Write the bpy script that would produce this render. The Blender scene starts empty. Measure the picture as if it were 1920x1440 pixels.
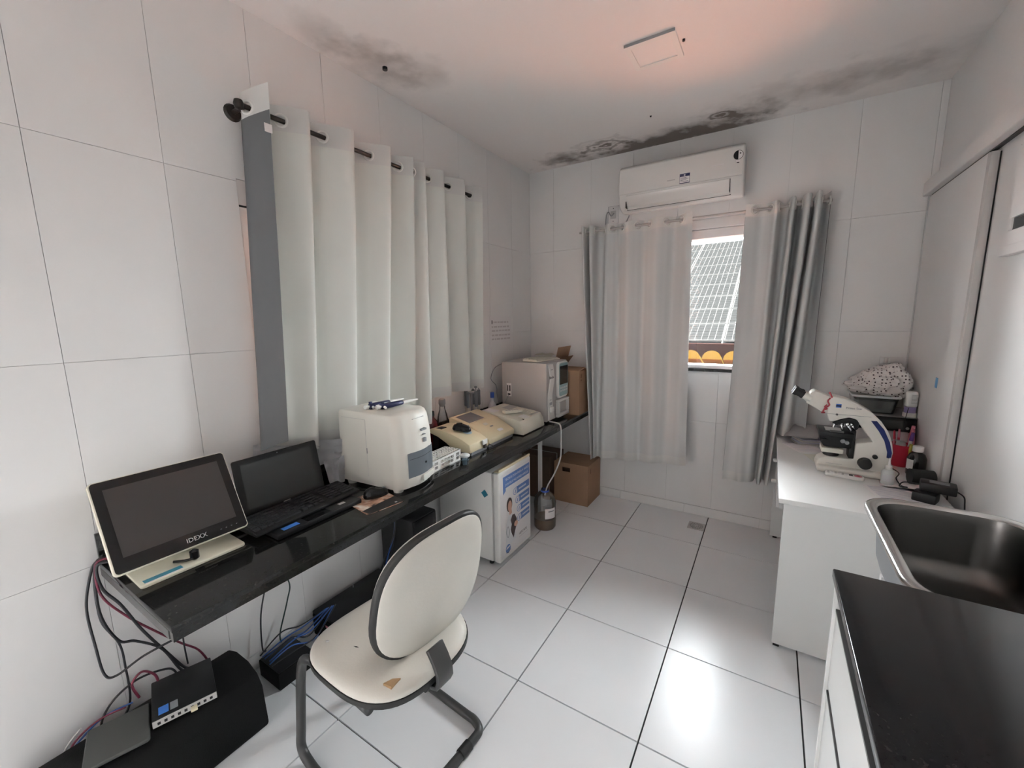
import bpy, bmesh, math, random
from mathutils import Vector, Matrix, noise as mnoise
random.seed(7)
PI = math.pi
SC = bpy.context.scene
C = SC.collection

# ------------------------------------------------------------------ camera
CAM = Vector((1.8174, -3.2418, 1.5005))
yaw, pitch, roll = -0.55834725, -0.15690924, -0.01678771
fwd = Vector((math.sin(yaw)*math.cos(pitch), math.cos(yaw)*math.cos(pitch), math.sin(pitch)))
rgt = Vector((math.cos(yaw), -math.sin(yaw), 0))
upv = rgt.cross(fwd)
r2 = rgt*math.cos(roll) + upv*math.sin(roll)
u2 = upv*math.cos(roll) - rgt*math.sin(roll)
cd = bpy.data.cameras.new('camera')
cd.sensor_width = 36; cd.lens = 774.62/1920*36; cd.clip_start = 0.02; cd.clip_end = 200
co = bpy.data.objects.new('camera', cd); C.objects.link(co)
co.matrix_world = Matrix(((r2.x, u2.x, -fwd.x, CAM.x), (r2.y, u2.y, -fwd.y, CAM.y), (r2.z, u2.z, -fwd.z, CAM.z), (0, 0, 0, 1)))
SC.camera = co

# ------------------------------------------------------------------ sky, sun, exposure
W, H = 2.53, 2.70            # room width (x) and ceiling height; left wall x=0, back wall y=0
YR = -4.3                    # rear wall, behind the camera
world = bpy.data.worlds.new('sky'); SC.world = world; world.use_nodes = True
bg = world.node_tree.nodes['Background']
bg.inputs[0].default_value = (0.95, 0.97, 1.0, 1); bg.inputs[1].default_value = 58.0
sd = bpy.data.lights.new('sun', 'SUN'); sd.energy = 300; sd.angle = math.radians(2); sd.color = (1, .95, .86)
so = bpy.data.objects.new('sun', sd); C.objects.link(so)
so.rotation_euler = Vector((-0.30, 0.03, -0.95)).to_track_quat('-Z', 'Y').to_euler()
def portal(name, loc, rot, sx, sy):
    l = bpy.data.lights.new(name, 'AREA'); l.shape = 'RECTANGLE'; l.size = sx; l.size_y = sy; l.cycles.is_portal = True
    o = bpy.data.objects.new(name, l); C.objects.link(o); o.location = loc; o.rotation_euler = rot
portal('portal_back_window', (1.3, .16, 1.63), (-PI/2, 0, 0), 1.2, 1.05)
portal('portal_left_fill_slot', (-.16, -4.115, 1.05), (0, -PI/2, 0), 2.1, .21)  # sky light through the slot added in the left wall for fill
vs = SC.view_settings
vs.view_transform = 'Standard'; vs.look = 'None'; vs.gamma = 1; vs.use_curve_mapping = False
vs.exposure = 0.42

# ------------------------------------------------------------------ materials
def nt(m): return m.node_tree.nodes, m.node_tree.links
def mat(name, col, rough=.5, metal=0, spec=.5, var=0, vscale=6, bump=0, bscale=60, coat=0, trans=0, alpha=1, ior=None):
    m = bpy.data.materials.new(name); m.use_nodes = True
    n, l = nt(m); b = n['Principled BSDF']
    col = tuple(col) + (1,)
    b.inputs['Base Color'].default_value = col; b.inputs['Roughness'].default_value = rough
    b.inputs['Metallic'].default_value = metal; b.inputs['Specular IOR Level'].default_value = spec
    if coat: b.inputs['Coat Weight'].default_value = coat; b.inputs['Coat Roughness'].default_value = .05
    if trans: b.inputs['Transmission Weight'].default_value = trans
    if ior: b.inputs['IOR'].default_value = ior
    tc = n.new('ShaderNodeTexCoord')
    if var:
        no = n.new('ShaderNodeTexNoise'); no.inputs['Scale'].default_value = vscale; no.inputs['Detail'].default_value = 5
        l.new(tc.outputs['Object'], no.inputs['Vector'])
        mx = n.new('ShaderNodeMix'); mx.data_type = 'RGBA'
        mx.inputs[6].default_value = tuple(c*(1-var) for c in col[:3]) + (1,)
        mx.inputs[7].default_value = tuple(min(1, c*(1+var)) for c in col[:3]) + (1,)
        l.new(no.outputs['Fac'], mx.inputs[0]); l.new(mx.outputs[2], b.inputs['Base Color'])
    if bump:
        no = n.new('ShaderNodeTexNoise'); no.inputs['Scale'].default_value = bscale; no.inputs['Detail'].default_value = 3
        l.new(tc.outputs['Object'], no.inputs['Vector'])
        bp = n.new('ShaderNodeBump'); bp.inputs['Strength'].default_value = bump; bp.inputs['Distance'].default_value = .01
        l.new(no.outputs['Fac'], bp.inputs['Height']); l.new(bp.outputs['Normal'], b.inputs['Normal'])
    return m
def thin_glass(name, tint=(1, 1, 1), refl=.06, rough=.02):
    m = bpy.data.materials.new(name); m.use_nodes = True; n, l = nt(m); n.remove(n['Principled BSDF'])
    t = n.new('ShaderNodeBsdfTransparent'); t.inputs[0].default_value = tuple(tint) + (1,)
    g = n.new('ShaderNodeBsdfGlossy'); g.inputs['Roughness'].default_value = rough
    fr = n.new('ShaderNodeFresnel'); fr.inputs[0].default_value = 1.35
    ad = n.new('ShaderNodeMath'); ad.operation = 'ADD'; ad.inputs[1].default_value = refl - .02
    mx = n.new('ShaderNodeMixShader')
    l.new(fr.outputs[0], ad.inputs[0]); l.new(ad.outputs[0], mx.inputs[0]); l.new(t.outputs[0], mx.inputs[1]); l.new(g.outputs[0], mx.inputs[2])
    l.new(mx.outputs[0], n['Material Output'].inputs[0]); return m
def cloth_mat(name, col, transl):
    m = mat(name, col, .85, spec=.15, var=.05, vscale=4, bump=.05, bscale=500); n, l = nt(m)
    b = n['Principled BSDF']; t = n.new('ShaderNodeBsdfTranslucent'); t.inputs[0].default_value = tuple(col) + (1,)
    mx = n.new('ShaderNodeMixShader'); mx.inputs[0].default_value = transl
    l.new(b.outputs[0], mx.inputs[1]); l.new(t.outputs[0], mx.inputs[2]); l.new(mx.outputs[0], n['Material Output'].inputs[0]); return m
M = {}
M['wall'] = mat('wall_tile', (.80, .79, .78), .33, spec=.4, var=.05, vscale=2.5, bump=.03, bscale=40)
M['wallbase'] = mat('wall_grout', (.66, .65, .64), .9)
M['grout'] = mat('floor_grout', (.05, .05, .05), .9, spec=.1)
M['floor'] = mat('floor_tile', (.84, .855, .87), .24, spec=.26, var=.03, vscale=3, bump=.035, bscale=300)
M['white'] = mat('white_melamine', (.78, .785, .77), .35, var=.03)
M['whitep'] = mat('white_plastic', (.83, .82, .79), .35, var=.03)
M['acw'] = mat('aircon_white', (.76, .745, .72), .25, var=.02)
M['alu'] = mat('white_frame', (.78, .76, .75), .3)
M['black'] = mat('black_plastic', (.009, .009, .010), .42, spec=.3)
M['blackgloss'] = mat('black_gloss', (.006, .006, .007), .14, spec=.35)
M['matte'] = mat('matte_black', (.007, .007, .007), .8, spec=.15, bump=.2, bscale=300)
M['rubber'] = mat('black_rubber', (.012, .012, .012), .55)
M['screen'] = mat('dark_screen', (.035, .032, .031), .28)
M['screen2'] = mat('laptop_screen', (.03, .032, .032), .18)
M['grey'] = mat('grey_plastic', (.25, .26, .27), .45)
M['greyblue'] = mat('grey_blue_plastic', (.13, .15, .17), .4)
M['lgrey'] = mat('light_grey_plastic', (.5, .49, .475), .5, var=.04)
M['offwhite'] = mat('off_white_plastic', (.74, .72, .66), .42, var=.04)
M['cream'] = mat('cream_plastic', (.72, .63, .43), .45, var=.06)
M['cream2'] = mat('pale_cream_plastic', (.72, .70, .60), .45, var=.05)
M['monwhite'] = mat('monitor_ivory', (.74, .71, .58), .4, var=.05)
M['vinyl'] = mat('cream_vinyl', (.65, .625, .565), .5, var=.09, vscale=5, bump=.06, bscale=120)
M['foam'] = mat('exposed_foam', (.36, .22, .11), .9, var=.2, vscale=60)
M['steel'] = mat('stainless_steel', (.13, .125, .12), .30, metal=1, var=.12, vscale=9, bump=.02, bscale=200)
M['chrome'] = mat('chrome', (.8, .8, .8), .12, metal=1)
M['darkmetal'] = mat('dark_rod_metal', (.02, .016, .014), .35, metal=.3)
M['tubegrey'] = mat('chair_frame_paint', (.045, .045, .045), .4, spec=.5)
M['card'] = mat('cardboard', (.34, .21, .13), .85, var=.12, vscale=9, bump=.08, bscale=90)
M['cardin'] = mat('cardboard_inner', (.24, .14, .085), .9, var=.12)
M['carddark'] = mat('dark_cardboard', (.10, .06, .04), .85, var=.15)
M['paper'] = mat('paper', (.80, .78, .78), .8)
M['paperw'] = mat('paper_crumpled', (.66, .66, .68), .8, var=.05)
M['ink'] = mat('ink_grey', (.35, .33, .34), .8)
M['inklt'] = mat('ink_light', (.60, .56, .56), .8)
M['inkblue'] = mat('ink_blueprint', (.52, .52, .62), .8)
M['blue'] = mat('blue', (.03, .09, .42), .4)
M['blueband'] = mat('poster_blue', (.10, .20, .48), .45)
M['navy'] = mat('navy_plastic', (.012, .016, .07), .35)
M['teal'] = mat('teal_sticker', (.03, .22, .32), .4)
M['bluesticker'] = mat('blue_sticker', (.04, .17, .55), .4)
M['ltblue'] = mat('light_blue_tape', (.18, .42, .70), .6)
M['red'] = mat('red_plastic', (.62, .03, .07), .4)
M['pink'] = mat('pink_plastic', (.70, .22, .28), .45)
M['yellow'] = mat('yellow', (.72, .60, .12), .45)
M['purple'] = mat('purple', (.14, .05, .30), .45)
M['skin'] = mat('printed_skin', (.62, .36, .27), .5)
M['hair'] = mat('printed_hair', (.05, .03, .03), .5)
M['redbrown'] = mat('dark_red_glass', (.09, .008, .01), .12)
M['brownglass'] = mat('dark_brown_glass', (.012, .009, .01), .15)
M['liquid'] = mat('murky_liquid', (.22, .15, .09), .3)
M['clear'] = thin_glass('clear_plastic', (.94, .95, .95), .14, .08)
M['cleart'] = thin_glass('frosted_tub', (.62, .66, .66), .16, .15)
M['glass'] = thin_glass('window_glass', (.96, .98, .98), .05)
M['whitepipe'] = mat('white_pipe', (.76, .76, .75), .4)
M['hose'] = mat('white_hose', (.70, .69, .67), .5)
M['cblack'] = mat('cable_black', (.012, .012, .016), .5)
M['cred'] = mat('cable_maroon', (.14, .012, .035), .5)
M['cblue'] = mat('cable_blue', (.02, .08, .30), .5)
M['tealcase'] = mat('teal_grey_case', (.34, .50, .52), .4)
M['wood'] = mat('brick_outside', (.33, .16, .10), .9, var=.2)
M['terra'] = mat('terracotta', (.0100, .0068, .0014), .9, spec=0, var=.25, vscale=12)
M['terrabounce'] = mat('terracotta_bounce', (.55, .24, .16), .9, var=.2, vscale=8)  # brighter than the visible tiles, to bounce pink light indoors
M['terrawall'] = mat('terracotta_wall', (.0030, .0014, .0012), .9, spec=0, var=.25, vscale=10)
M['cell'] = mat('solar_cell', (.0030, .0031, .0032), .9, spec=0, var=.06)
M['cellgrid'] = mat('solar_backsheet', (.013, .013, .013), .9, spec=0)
M['curtain'] = cloth_mat('curtain_cloth', (.80, .81, .765), .10)
M['header'] = cloth_mat('curtain_header', (.76, .76, .74), .30)
M['curtain_b'] = cloth_mat('curtain_cloth_back', (.72, .725, .72), .10)
M['lining'] = mat('curtain_lining', (.14, .145, .15), .85, spec=.1, var=.05)
M['grommet'] = mat('grommet', (.78, .77, .73), .35)
M['keys'] = mat('keycaps', (.02, .02, .022), .45)
M['buttons'] = mat('grey_buttons', (.42, .43, .44), .5)
M['lamp'] = mat('lamp_diffuser', (.86, .83, .81), .5)
M['palegreen'] = mat('translucent_lid', (.72, .76, .76), .3)

def granite(name, base, speck, rough, spec=.38):
    m = mat(name, base, rough, spec=spec); n, l = nt(m); b = n['Principled BSDF']
    tc = n.new('ShaderNodeTexCoord'); v = n.new('ShaderNodeTexNoise'); v.inputs['Scale'].default_value = 130; v.inputs['Detail'].default_value = 4
    cr = n.new('ShaderNodeValToRGB'); e = cr.color_ramp.elements
    e[0].position = .55; e[0].color = tuple(base) + (1,); e[1].position = .75; e[1].color = tuple(speck) + (1,)
    l.new(tc.outputs['Object'], v.inputs['Vector']); l.new(v.outputs['Fac'], cr.inputs[0]); l.new(cr.outputs[0], b.inputs['Base Color']); return m
M['granite'] = granite('black_granite', (.008, .008, .008), (.030, .026, .022), .06)
M['granite2'] = granite('counter_granite', (.010, .009, .010), (.02, .018, .018), .13, .2)
M['granedge'] = mat('granite_edge_cut', (.06, .058, .058), .35, var=.2, vscale=40)

def spotted():
    m = mat('dotted_fabric', (.78, .74, .72), .9, spec=.1); n, l = nt(m); b = n['Principled BSDF']
    tc = n.new('ShaderNodeTexCoord'); v = n.new('ShaderNodeTexVoronoi'); v.inputs['Scale'].default_value = 62; v.inputs['Randomness'].default_value = .55
    cr = n.new('ShaderNodeValToRGB'); e = cr.color_ramp.elements; cr.color_ramp.interpolation = 'CONSTANT'
    e[0].position = 0; e[0].color = (.10, .08, .08, 1); e[1].position = .26; e[1].color = (.78, .74, .72, 1)
    l.new(tc.outputs['Object'], v.inputs['Vector']); l.new(v.outputs['Distance'], cr.inputs[0]); l.new(cr.outputs[0], b.inputs['Base Color']); return m
M['spotted'] = spotted()
def pad_mat():
    m = mat('printed_mousepad', (.3, .2, .15), .6); n, l = nt(m); b = n['Principled BSDF']
    tc = n.new('ShaderNodeTexCoord'); v = n.new('ShaderNodeTexNoise'); v.inputs['Scale'].default_value = 14; v.inputs['Detail'].default_value = 3; v.inputs['Distortion'].default_value = 1.2
    cr = n.new('ShaderNodeValToRGB'); e = cr.color_ramp.elements
    e[0].position = .36; e[0].color = (.03, .02, .02, 1); e[1].position = .68; e[1].color = (.72, .66, .60, 1)
    k = e.new(.48); k.color = (.42, .22, .14, 1); k = e.new(.57); k.color = (.55, .42, .34, 1)
    l.new(tc.outputs['Object'], v.inputs['Vector']); l.new(v.outputs['Fac'], cr.inputs[0]); l.new(cr.outputs[0], b.inputs['Base Color']); return m
M['pad'] = pad_mat()
def brick_mat():
    m = mat('brick', (.33, .16, .1), .9); n, l = nt(m); b = n['Principled BSDF']
    tc = n.new('ShaderNodeTexCoord'); mp = n.new('ShaderNodeMapping'); mp.inputs['Rotation'].default_value = (0, PI/2, PI/2)
    v = n.new('ShaderNodeTexBrick'); v.inputs['Scale'].default_value = 4
    v.inputs['Color1'].default_value = (.36, .17, .11, 1); v.inputs['Color2'].default_value = (.26, .12, .08, 1); v.inputs['Mortar'].default_value = (.30, .24, .2, 1)
    sx = n.new('ShaderNodeSeparateXYZ'); cx = n.new('ShaderNodeCombineXYZ')
    l.new(tc.outputs['Object'], sx.inputs[0]); l.new(sx.outputs[1], cx.inputs[0]); l.new(sx.outputs[2], cx.inputs[1]); l.new(cx.outputs[0], v.inputs['Vector'])
    l.new(v.outputs['Color'], b.inputs['Base Color']); return m
M['brick'] = brick_mat()

def ceiling_mat():
    m = mat('ceiling_plaster', (.76, .735, .72), .85, spec=.2, bump=.04, bscale=30); n, l = nt(m); b = n['Principled BSDF']
    tc = n.new('ShaderNodeTexCoord')
    no = n.new('ShaderNodeTexNoise'); no.inputs['Scale'].default_value = 9; no.inputs['Detail'].default_value = 6
    l.new(tc.outputs['Object'], no.inputs['Vector'])
    def math_(op, a, bb, cl=False):
        k = n.new('ShaderNodeMath'); k.operation = op; k.use_clamp = cl
        for i, x in enumerate((a, bb)):
            if x is None: continue
            if isinstance(x, (int, float)): k.inputs[i].default_value = x
            else: l.new(x, k.inputs[i])
        return k.outputs[0]
    total = None
    def spot(x, y, rx, ry, s, ring=0, fall=1.0):
        mp = n.new('ShaderNodeMapping'); mp.vector_type = 'POINT'
        mp.inputs['Location'].default_value = (-x/rx, -y/ry, 0); mp.inputs['Scale'].default_value = (1/rx, 1/ry, 0)
        l.new(tc.outputs['Object'], mp.inputs['Vector'])
        ln = n.new('ShaderNodeVectorMath'); ln.operation = 'LENGTH'; l.new(mp.outputs[0], ln.inputs[0])
        d = math_('ADD', ln.outputs['Value'], math_('MULTIPLY', math_('SUBTRACT', no.outputs['Fac'], .5), 1.5))
        v = math_('SUBTRACT', 1, d, True)
        if ring:
            rg = math_('ADD', math_('MULTIPLY', math_('SINE', math_('MULTIPLY', d, ring), None), .45), .55)
            v = math_('MULTIPLY', v, rg)
        return math_('MULTIPLY', v, s)
    for a in ((.72, -.20, .26, .15, 1.25, 16), (.36, -.16, .22, .14, .85, 0), (1.465, -.237, .13, .09, 1.3, 14), (1.20, -.09, .55, .16, .8, 0),
              (1.0, -.04, .9, .12, .9, 0), (1.90, -.30, .55, .22, .32, 0), (2.25, -.30, .4, .25, .22, 0), (1.55, -.16, .35, .2, .55, 0), (.16, -1.72, .17, .26, .42, 0), (.13, -1.98, .13, .2, .28, 0), (.27, -1.55, .16, .22, .30, 0)):
        v = spot(*a); total = v if total is None else math_('ADD', total, v)
    total = math_('MINIMUM', total, .85)
    mx = n.new('ShaderNodeMix'); mx.data_type = 'RGBA'; mx.inputs[6].default_value = (.86, .82, .80, 1); mx.inputs[7].default_value = (.13, .105, .085, 1)
    l.new(total, mx.inputs[0]); l.new(mx.outputs[2], b.inputs['Base Color']); return m
M['ceiling'] = ceiling_mat()

# ------------------------------------------------------------------ mesh helpers
def catmull(pts, sub=6, closed=False):
    pts = [Vector(p) for p in pts]; n = len(pts); out = []
    rng = range(n if closed else n-1)
    for i in rng:
        if closed: p0, p1, p2, p3 = pts[(i-1) % n], pts[i], pts[(i+1) % n], pts[(i+2) % n]
        else: p0, p1, p2, p3 = pts[max(i-1, 0)], pts[i], pts[i+1], pts[min(i+2, n-1)]
        for k in range(sub):
            t = k/sub
            out.append(.5*((2*p1) + (p2-p0)*t + (2*p0-5*p1+4*p2-p3)*t*t + (3*p1-p0-3*p2+p3)*t**3))
    if not closed: out.append(pts[-1])
    return out
def rrect(w, h, r, n=5, cx=0, cy=0):
    out = []
    for (sx, sy, a0) in ((1, 1, 0), (-1, 1, PI/2), (-1, -1, PI), (1, -1, 1.5*PI)):
        for k in range(n+1):
            a = a0 + PI/2*k/n
            out.append((cx + sx*(w/2-r) + r*math.cos(a), cy + sy*(h/2-r) + r*math.sin(a)))
    return out
class MB:
    def __init__(s): s.bm = bmesh.new()
    def box(s, x0, x1, y0, y1, z0, z1, mtx=None):
        v = [s.bm.verts.new(p) for p in ((x0, y0, z0), (x1, y0, z0), (x1, y1, z0), (x0, y1, z0), (x0, y0, z1), (x1, y0, z1), (x1, y1, z1), (x0, y1, z1))]
        for f in ((3, 2, 1, 0), (4, 5, 6, 7), (0, 1, 5, 4), (1, 2, 6, 5), (2, 3, 7, 6), (3, 0, 4, 7)): s.bm.faces.new([v[i] for i in f])
        if mtx: bmesh.ops.transform(s.bm, matrix=mtx, verts=v)
        return s
    def rings(s, rings, cap=True, closed=True):
        R = [[s.bm.verts.new(p) for p in r] for r in rings]
        for a, b in zip(R[:-1], R[1:]):
            n = len(a)
            for i in range(n if closed else n-1):
                j = (i+1) % n
                s.bm.faces.new((a[i], a[j], b[j], b[i]))
        if cap:
            s.bm.faces.new(R[0][::-1]); s.bm.faces.new(R[-1])
        return s
    def prism(s, poly, axis, a, b):
        def P(u, v, t): return {'x': (t, u, v), 'y': (u, t, v), 'z': (u, v, t)}[axis]
        return s.rings([[P(u, v, a) for u, v in poly], [P(u, v, b) for u, v in poly]])
    def cyl(s, p0, p1, r0, r1=None, n=16, cap=True):
        r1 = r0 if r1 is None else r1
        p0, p1 = Vector(p0), Vector(p1); d = (p1-p0).normalized()
        u = d.orthogonal().normalized(); w = d.cross(u)
        ring = lambda p, r: [p + u*r*math.cos(2*PI*k/n) + w*r*math.sin(2*PI*k/n) for k in range(n)]
        return s.rings([ring(p0, r0), ring(p1, r1)], cap)
    def tube(s, pts, r, n=8, sub=6, smooth=True):
        P = catmull(pts, sub) if smooth else [Vector(p) for p in pts]
        d0 = (P[1]-P[0]).normalized(); u = d0.orthogonal().normalized(); R = []
        for i, p in enumerate(P):
            d = (P[min(i+1, len(P)-1)] - P[max(i-1, 0)])
            d = d.normalized() if d.length > 1e-9 else d0
            u = (u - d*u.dot(d)).normalized(); w = d.cross(u)
            R.append([p + u*r*math.cos(2*PI*k/n) + w*r*math.sin(2*PI*k/n) for k in range(n)])
        return s.rings(R)
    def lathe(s, prof, loc=(0, 0, 0), n=24, cap=True):
        x, y, z = loc
        return s.rings([[(x + r*math.cos(2*PI*k/n), y + r*math.sin(2*PI*k/n), z + h) for k in range(n)] for r, h in prof], cap)
    def torus(s, c, axis, R, r, n=20, m=8):
        c = Vector(c); d = Vector(axis).normalized(); u = d.orthogonal().normalized(); w = d.cross(u); rr = []
        for i in range(n+1):
            a = 2*PI*i/n; e = u*math.cos(a) + w*math.sin(a)
            rr.append([c + e*(R + r*math.cos(2*PI*k/m)) + d*r*math.sin(2*PI*k/m) for k in range(m)])
        s.rings(rr, False); bmesh.ops.remove_doubles(s.bm, verts=s.bm.verts, dist=1e-6); return s
    def grid(s, fn, nu, nv):
        V = [[s.bm.verts.new(fn(i/nu, j/nv)) for i in range(nu+1)] for j in range(nv+1)]
        for j in range(nv):
            for i in range(nu): s.bm.faces.new((V[j][i], V[j][i+1], V[j+1][i+1], V[j+1][i]))
        return s
    def bevel(s, w, seg=2, ang=30):
        s.bm.normal_update()
        ed = [e for e in s.bm.edges if len(e.link_faces) == 2 and e.calc_face_angle(0) > math.radians(ang)]
        bmesh.ops.bevel(s.bm, geom=ed, offset=w, segments=seg, affect='EDGES', profile=.5, clamp_overlap=True); return s
    def mesh(s, name, material, smooth=False, ang=40):
        bmesh.ops.recalc_face_normals(s.bm, faces=s.bm.faces)
        me = bpy.data.meshes.new(name); s.bm.to_mesh(me); s.bm.free()
        me.materials.append(M[material] if isinstance(material, str) else material)
        if smooth:
            me.shade_smooth(); me.set_sharp_from_angle(angle=math.radians(ang))
        return me
    def build(s, name, material, parent=None, smooth=False, ang=40, loc=None, rot=None):
        return obj(name, s.mesh(name, material, smooth, ang), parent, loc, rot)
def obj(name, me, parent=None, loc=None, rot=None):
    o = bpy.data.objects.new(name, me); C.objects.link(o)
    if parent: o.parent = parent
    if loc: o.location = loc
    if rot: o.rotation_euler = rot
    return o
def tag(o, label=None, cat=None, group=None, kind=None):
    if label: o['label'] = label
    if cat: o['category'] = cat
    if group: o['group'] = group
    if kind: o['kind'] = kind
    return o
def thing(name, label, cat, loc=(0, 0, 0), rz=0, group=None):
    o = bpy.data.objects.new(name, None); C.objects.link(o); o.empty_display_size = .05
    o.location = loc; o.rotation_euler = (0, 0, rz)
    return tag(o, label, cat, group)
def copy_tree(o, parent=None):
    c = o.copy(); C.objects.link(c); c.parent = parent
    for ch in list(o.children): copy_tree(ch, c)
    return c
def bx(name, m, parent, x0, x1, y0, y1, z0, z1, bev=0, seg=2, smooth=False, label=None):
    b = MB().box(x0, x1, y0, y1, z0, z1)
    if bev: b.bevel(bev, seg)
    o = b.build(name, m, parent, smooth or bev > 0)
    if label: o['label'] = label
    return o
def text(name, body, size, m, parent, origin, ux, uy, extrude=.0006, align='LEFT'):
    cu = bpy.data.curves.new(name, 'FONT'); cu.body = body; cu.size = size; cu.extrude = extrude; cu.resolution_u = 2; cu.align_x = align
    t = bpy.data.objects.new(name, cu); C.objects.link(t)
    bpy.context.view_layer.update()
    me = bpy.data.meshes.new_from_object(t.evaluated_get(bpy.context.evaluated_depsgraph_get()))
    bpy.data.objects.remove(t); me.materials.clear(); me.materials.append(M[m])
    ux, uy = Vector(ux), Vector(uy); uz = ux.cross(uy).normalized(); o3 = Vector(origin)
    me.transform(Matrix(((ux.x, uy.x, uz.x, o3.x), (ux.y, uy.y, uz.y, o3.y), (ux.z, uy.z, uz.z, o3.z), (0, 0, 0, 1))))
    return obj(name, me, parent)
def rebase(t, loc):
    """put the Empty at the thing's base; its parts were authored in room coordinates"""
    loc = Vector(loc); t.location = loc
    for ch in t.children: ch.location = Vector(ch.location) - loc
    return t
def pub(o, label, cat, group=None): return tag(o, label, cat, group)
def origin_to(o, loc):
    loc = Vector(loc); o.data.transform(Matrix.Translation(-loc)); o.location = loc; return o

# ------------------------------------------------------------------ the room
def subtract(rects, hole):
    out = []
    hx0, hx1, hz0, hz1 = hole
    for (x0, x1, z0, z1) in rects:
        if x1 <= hx0 or x0 >= hx1 or z1 <= hz0 or z0 >= hz1: out.append((x0, x1, z0, z1)); continue
        if z0 < hz0: out.append((x0, x1, z0, hz0))
        if z1 > hz1: out.append((x0, x1, hz1, z1))
        a, b = max(z0, hz0), min(z1, hz1)
        if x0 < hx0: out.append((x0, hx0, a, b))
        if x1 > hx1: out.append((hx1, x1, a, b))
    return out
WB = (.72, 1.88, 1.125, 2.155)       # back window opening  x0 x1 z0 z1
WL = (-2.345, -.90, 1.03, 2.06)      # left window opening  y0 y1 z0 z1
T = .009
fl = tag(MB().box(-.15, W+.15, YR-.15, .15, -.12, -T).build('floor', 'grout'), kind='structure')
ce = tag(MB().box(-.2, W+.2, YR-.2, .2, H, H+.15).build('ceiling', 'ceiling'), kind='structure')
wl = MB()
for r in subtract(subtract([(YR-.15, .15, -.1, H)], WL), (-4.22, -4.01, -.2, 2.1)): wl.box(-.15, -T, r[0], r[1], r[2], r[3])  # second hole: narrow unseen slot added behind the camera for fill light
wl = tag(wl.build('wall_left', 'wallbase'), kind='structure')
wb = MB()
for r in subtract([(-T, W+T, -.1, H)], WB): wb.box(r[0], r[1], T, .15, r[2], r[3])
wb = tag(wb.build('wall_back', 'wallbase'), kind='structure')
wr = MB()
for r in [(YR-.15, .15, -.1, H)]: wr.box(W+T, W+.15, r[0], r[1], r[2], r[3])
wr = tag(wr.build('wall_right', 'wallbase'), kind='structure')

wq = MB()
wq.box(-T, W+T, YR-.15, YR, -.1, H)
wq = tag(wq.build('wall_rear', 'wall'), kind='structure')

# floor tiles, 0.5 m
cache = {}
def piece(name, m, dims, loc, parent, bev=.0012):
    k = (m, tuple(round(d, 4) for d in dims))
    if k not in cache:
        a, b, c = [d/2 for d in dims]
        cache[k] = MB().box(-a, a, -b, b, -c, c).mesh(name, m)
    return obj(name, cache[k], parent, loc)
G = .006
xs = [0] + [x for x in (.0152, .5152, 1.0152, 1.5152, 2.0152, 2.5152) if .03 < x < W-.03] + [W]
ys = [0] + [-.4507 - .5*k for k in range(8) if -.4507-.5*k > YR+.03] + [YR]
for a, b in zip(xs[:-1], xs[1:]):
    for c, d in zip(ys[:-1], ys[1:]):
        piece('tile', 'floor', (b-a-G, c-d-G, T), ((a+b)/2, (c+d)/2, -T/2), fl)
# wall tiles 0.325 x 0.66 above a low tile skirting
ZJ = [.072, .73, 1.39, 2.05, H]
g = .0013
def wall_tiles(us, hole, place):
    for a, b in zip(us[:-1], us[1:]):
        for c, d in zip(ZJ[:-1], ZJ[1:]):
            rs = [(a+g/2, b-g/2, c+g/2, d-g/2)]
            for hq in hole: rs = subtract(rs, hq)
            for r in rs:
                if r[1]-r[0] > .004 and r[3]-r[2] > .004: place(*r)
ub = [0] + [.225 + .325*k for k in range(8) if .225+.325*k < W-.02] + [W]
wall_tiles(ub, [WB], lambda a, b, c, d: piece('tile', 'wall', (b-a, T, d-c), ((a+b)/2, T/2, (c+d)/2), wb))
ul = sorted([YR, 0] + [-2.9 + .325*k for k in range(-4, 9) if YR+.02 < -2.9+.325*k < -.02])
wall_tiles(ul, [WL, (-4.22, -4.01, -.2, 2.1)], lambda a, b, c, d: piece('tile', 'wall', (T, b-a, d-c), (-T/2, (a+b)/2, (c+d)/2), wl))
ur = [YR, -2.3, 0]
ZJ = [.072, H]
wall_tiles(ur, [], lambda a, b, c, d: piece('tile', 'wall', (T, b-a, d-c), (W+T/2, (a+b)/2, (c+d)/2), wr))
# skirting
def skirting(name, u0, u1, place, off):
    o = None; us = [u0]; u = u0 + off
    while u < u1 - .02: us.append(u); u += .5
    us.append(u1)
    base = tag(place(None, u0, u1), kind='structure')
    for a, b in zip(us[:-1], us[1:]): place(base, a+.001, b-.001)
def sk_back(p, a, b):
    if p is None: return MB().box(a, b, .004, T, 0, .0715).build('baseboard_back', 'wallbase')
    return piece('tile', 'wall', (b-a, .009, .0695), ((a+b)/2, .0005, .0355), p)
def sk_left(p, a, b):
    if p is None: return MB().box(-T, -.004, a, b, 0, .0715).build('baseboard_left', 'wallbase')
    return piece('tile', 'wall', (.009, b-a, .0695), (-.0005, (a+b)/2, .0355), p)
def sk_right(p, a, b):
    if p is None: return MB().box(W+.004, W+T, a, b, 0, .0715).build('baseboard_right', 'wallbase')
    return piece('tile', 'wall', (.009, b-a, .0695), (W+.0005, (a+b)/2, .0355), p)
skirting('b', 0, W, sk_back, .34); skirting('l', -4.01, 0, sk_left, .2); skirting('r', YR, 0, sk_right, .3)

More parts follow.
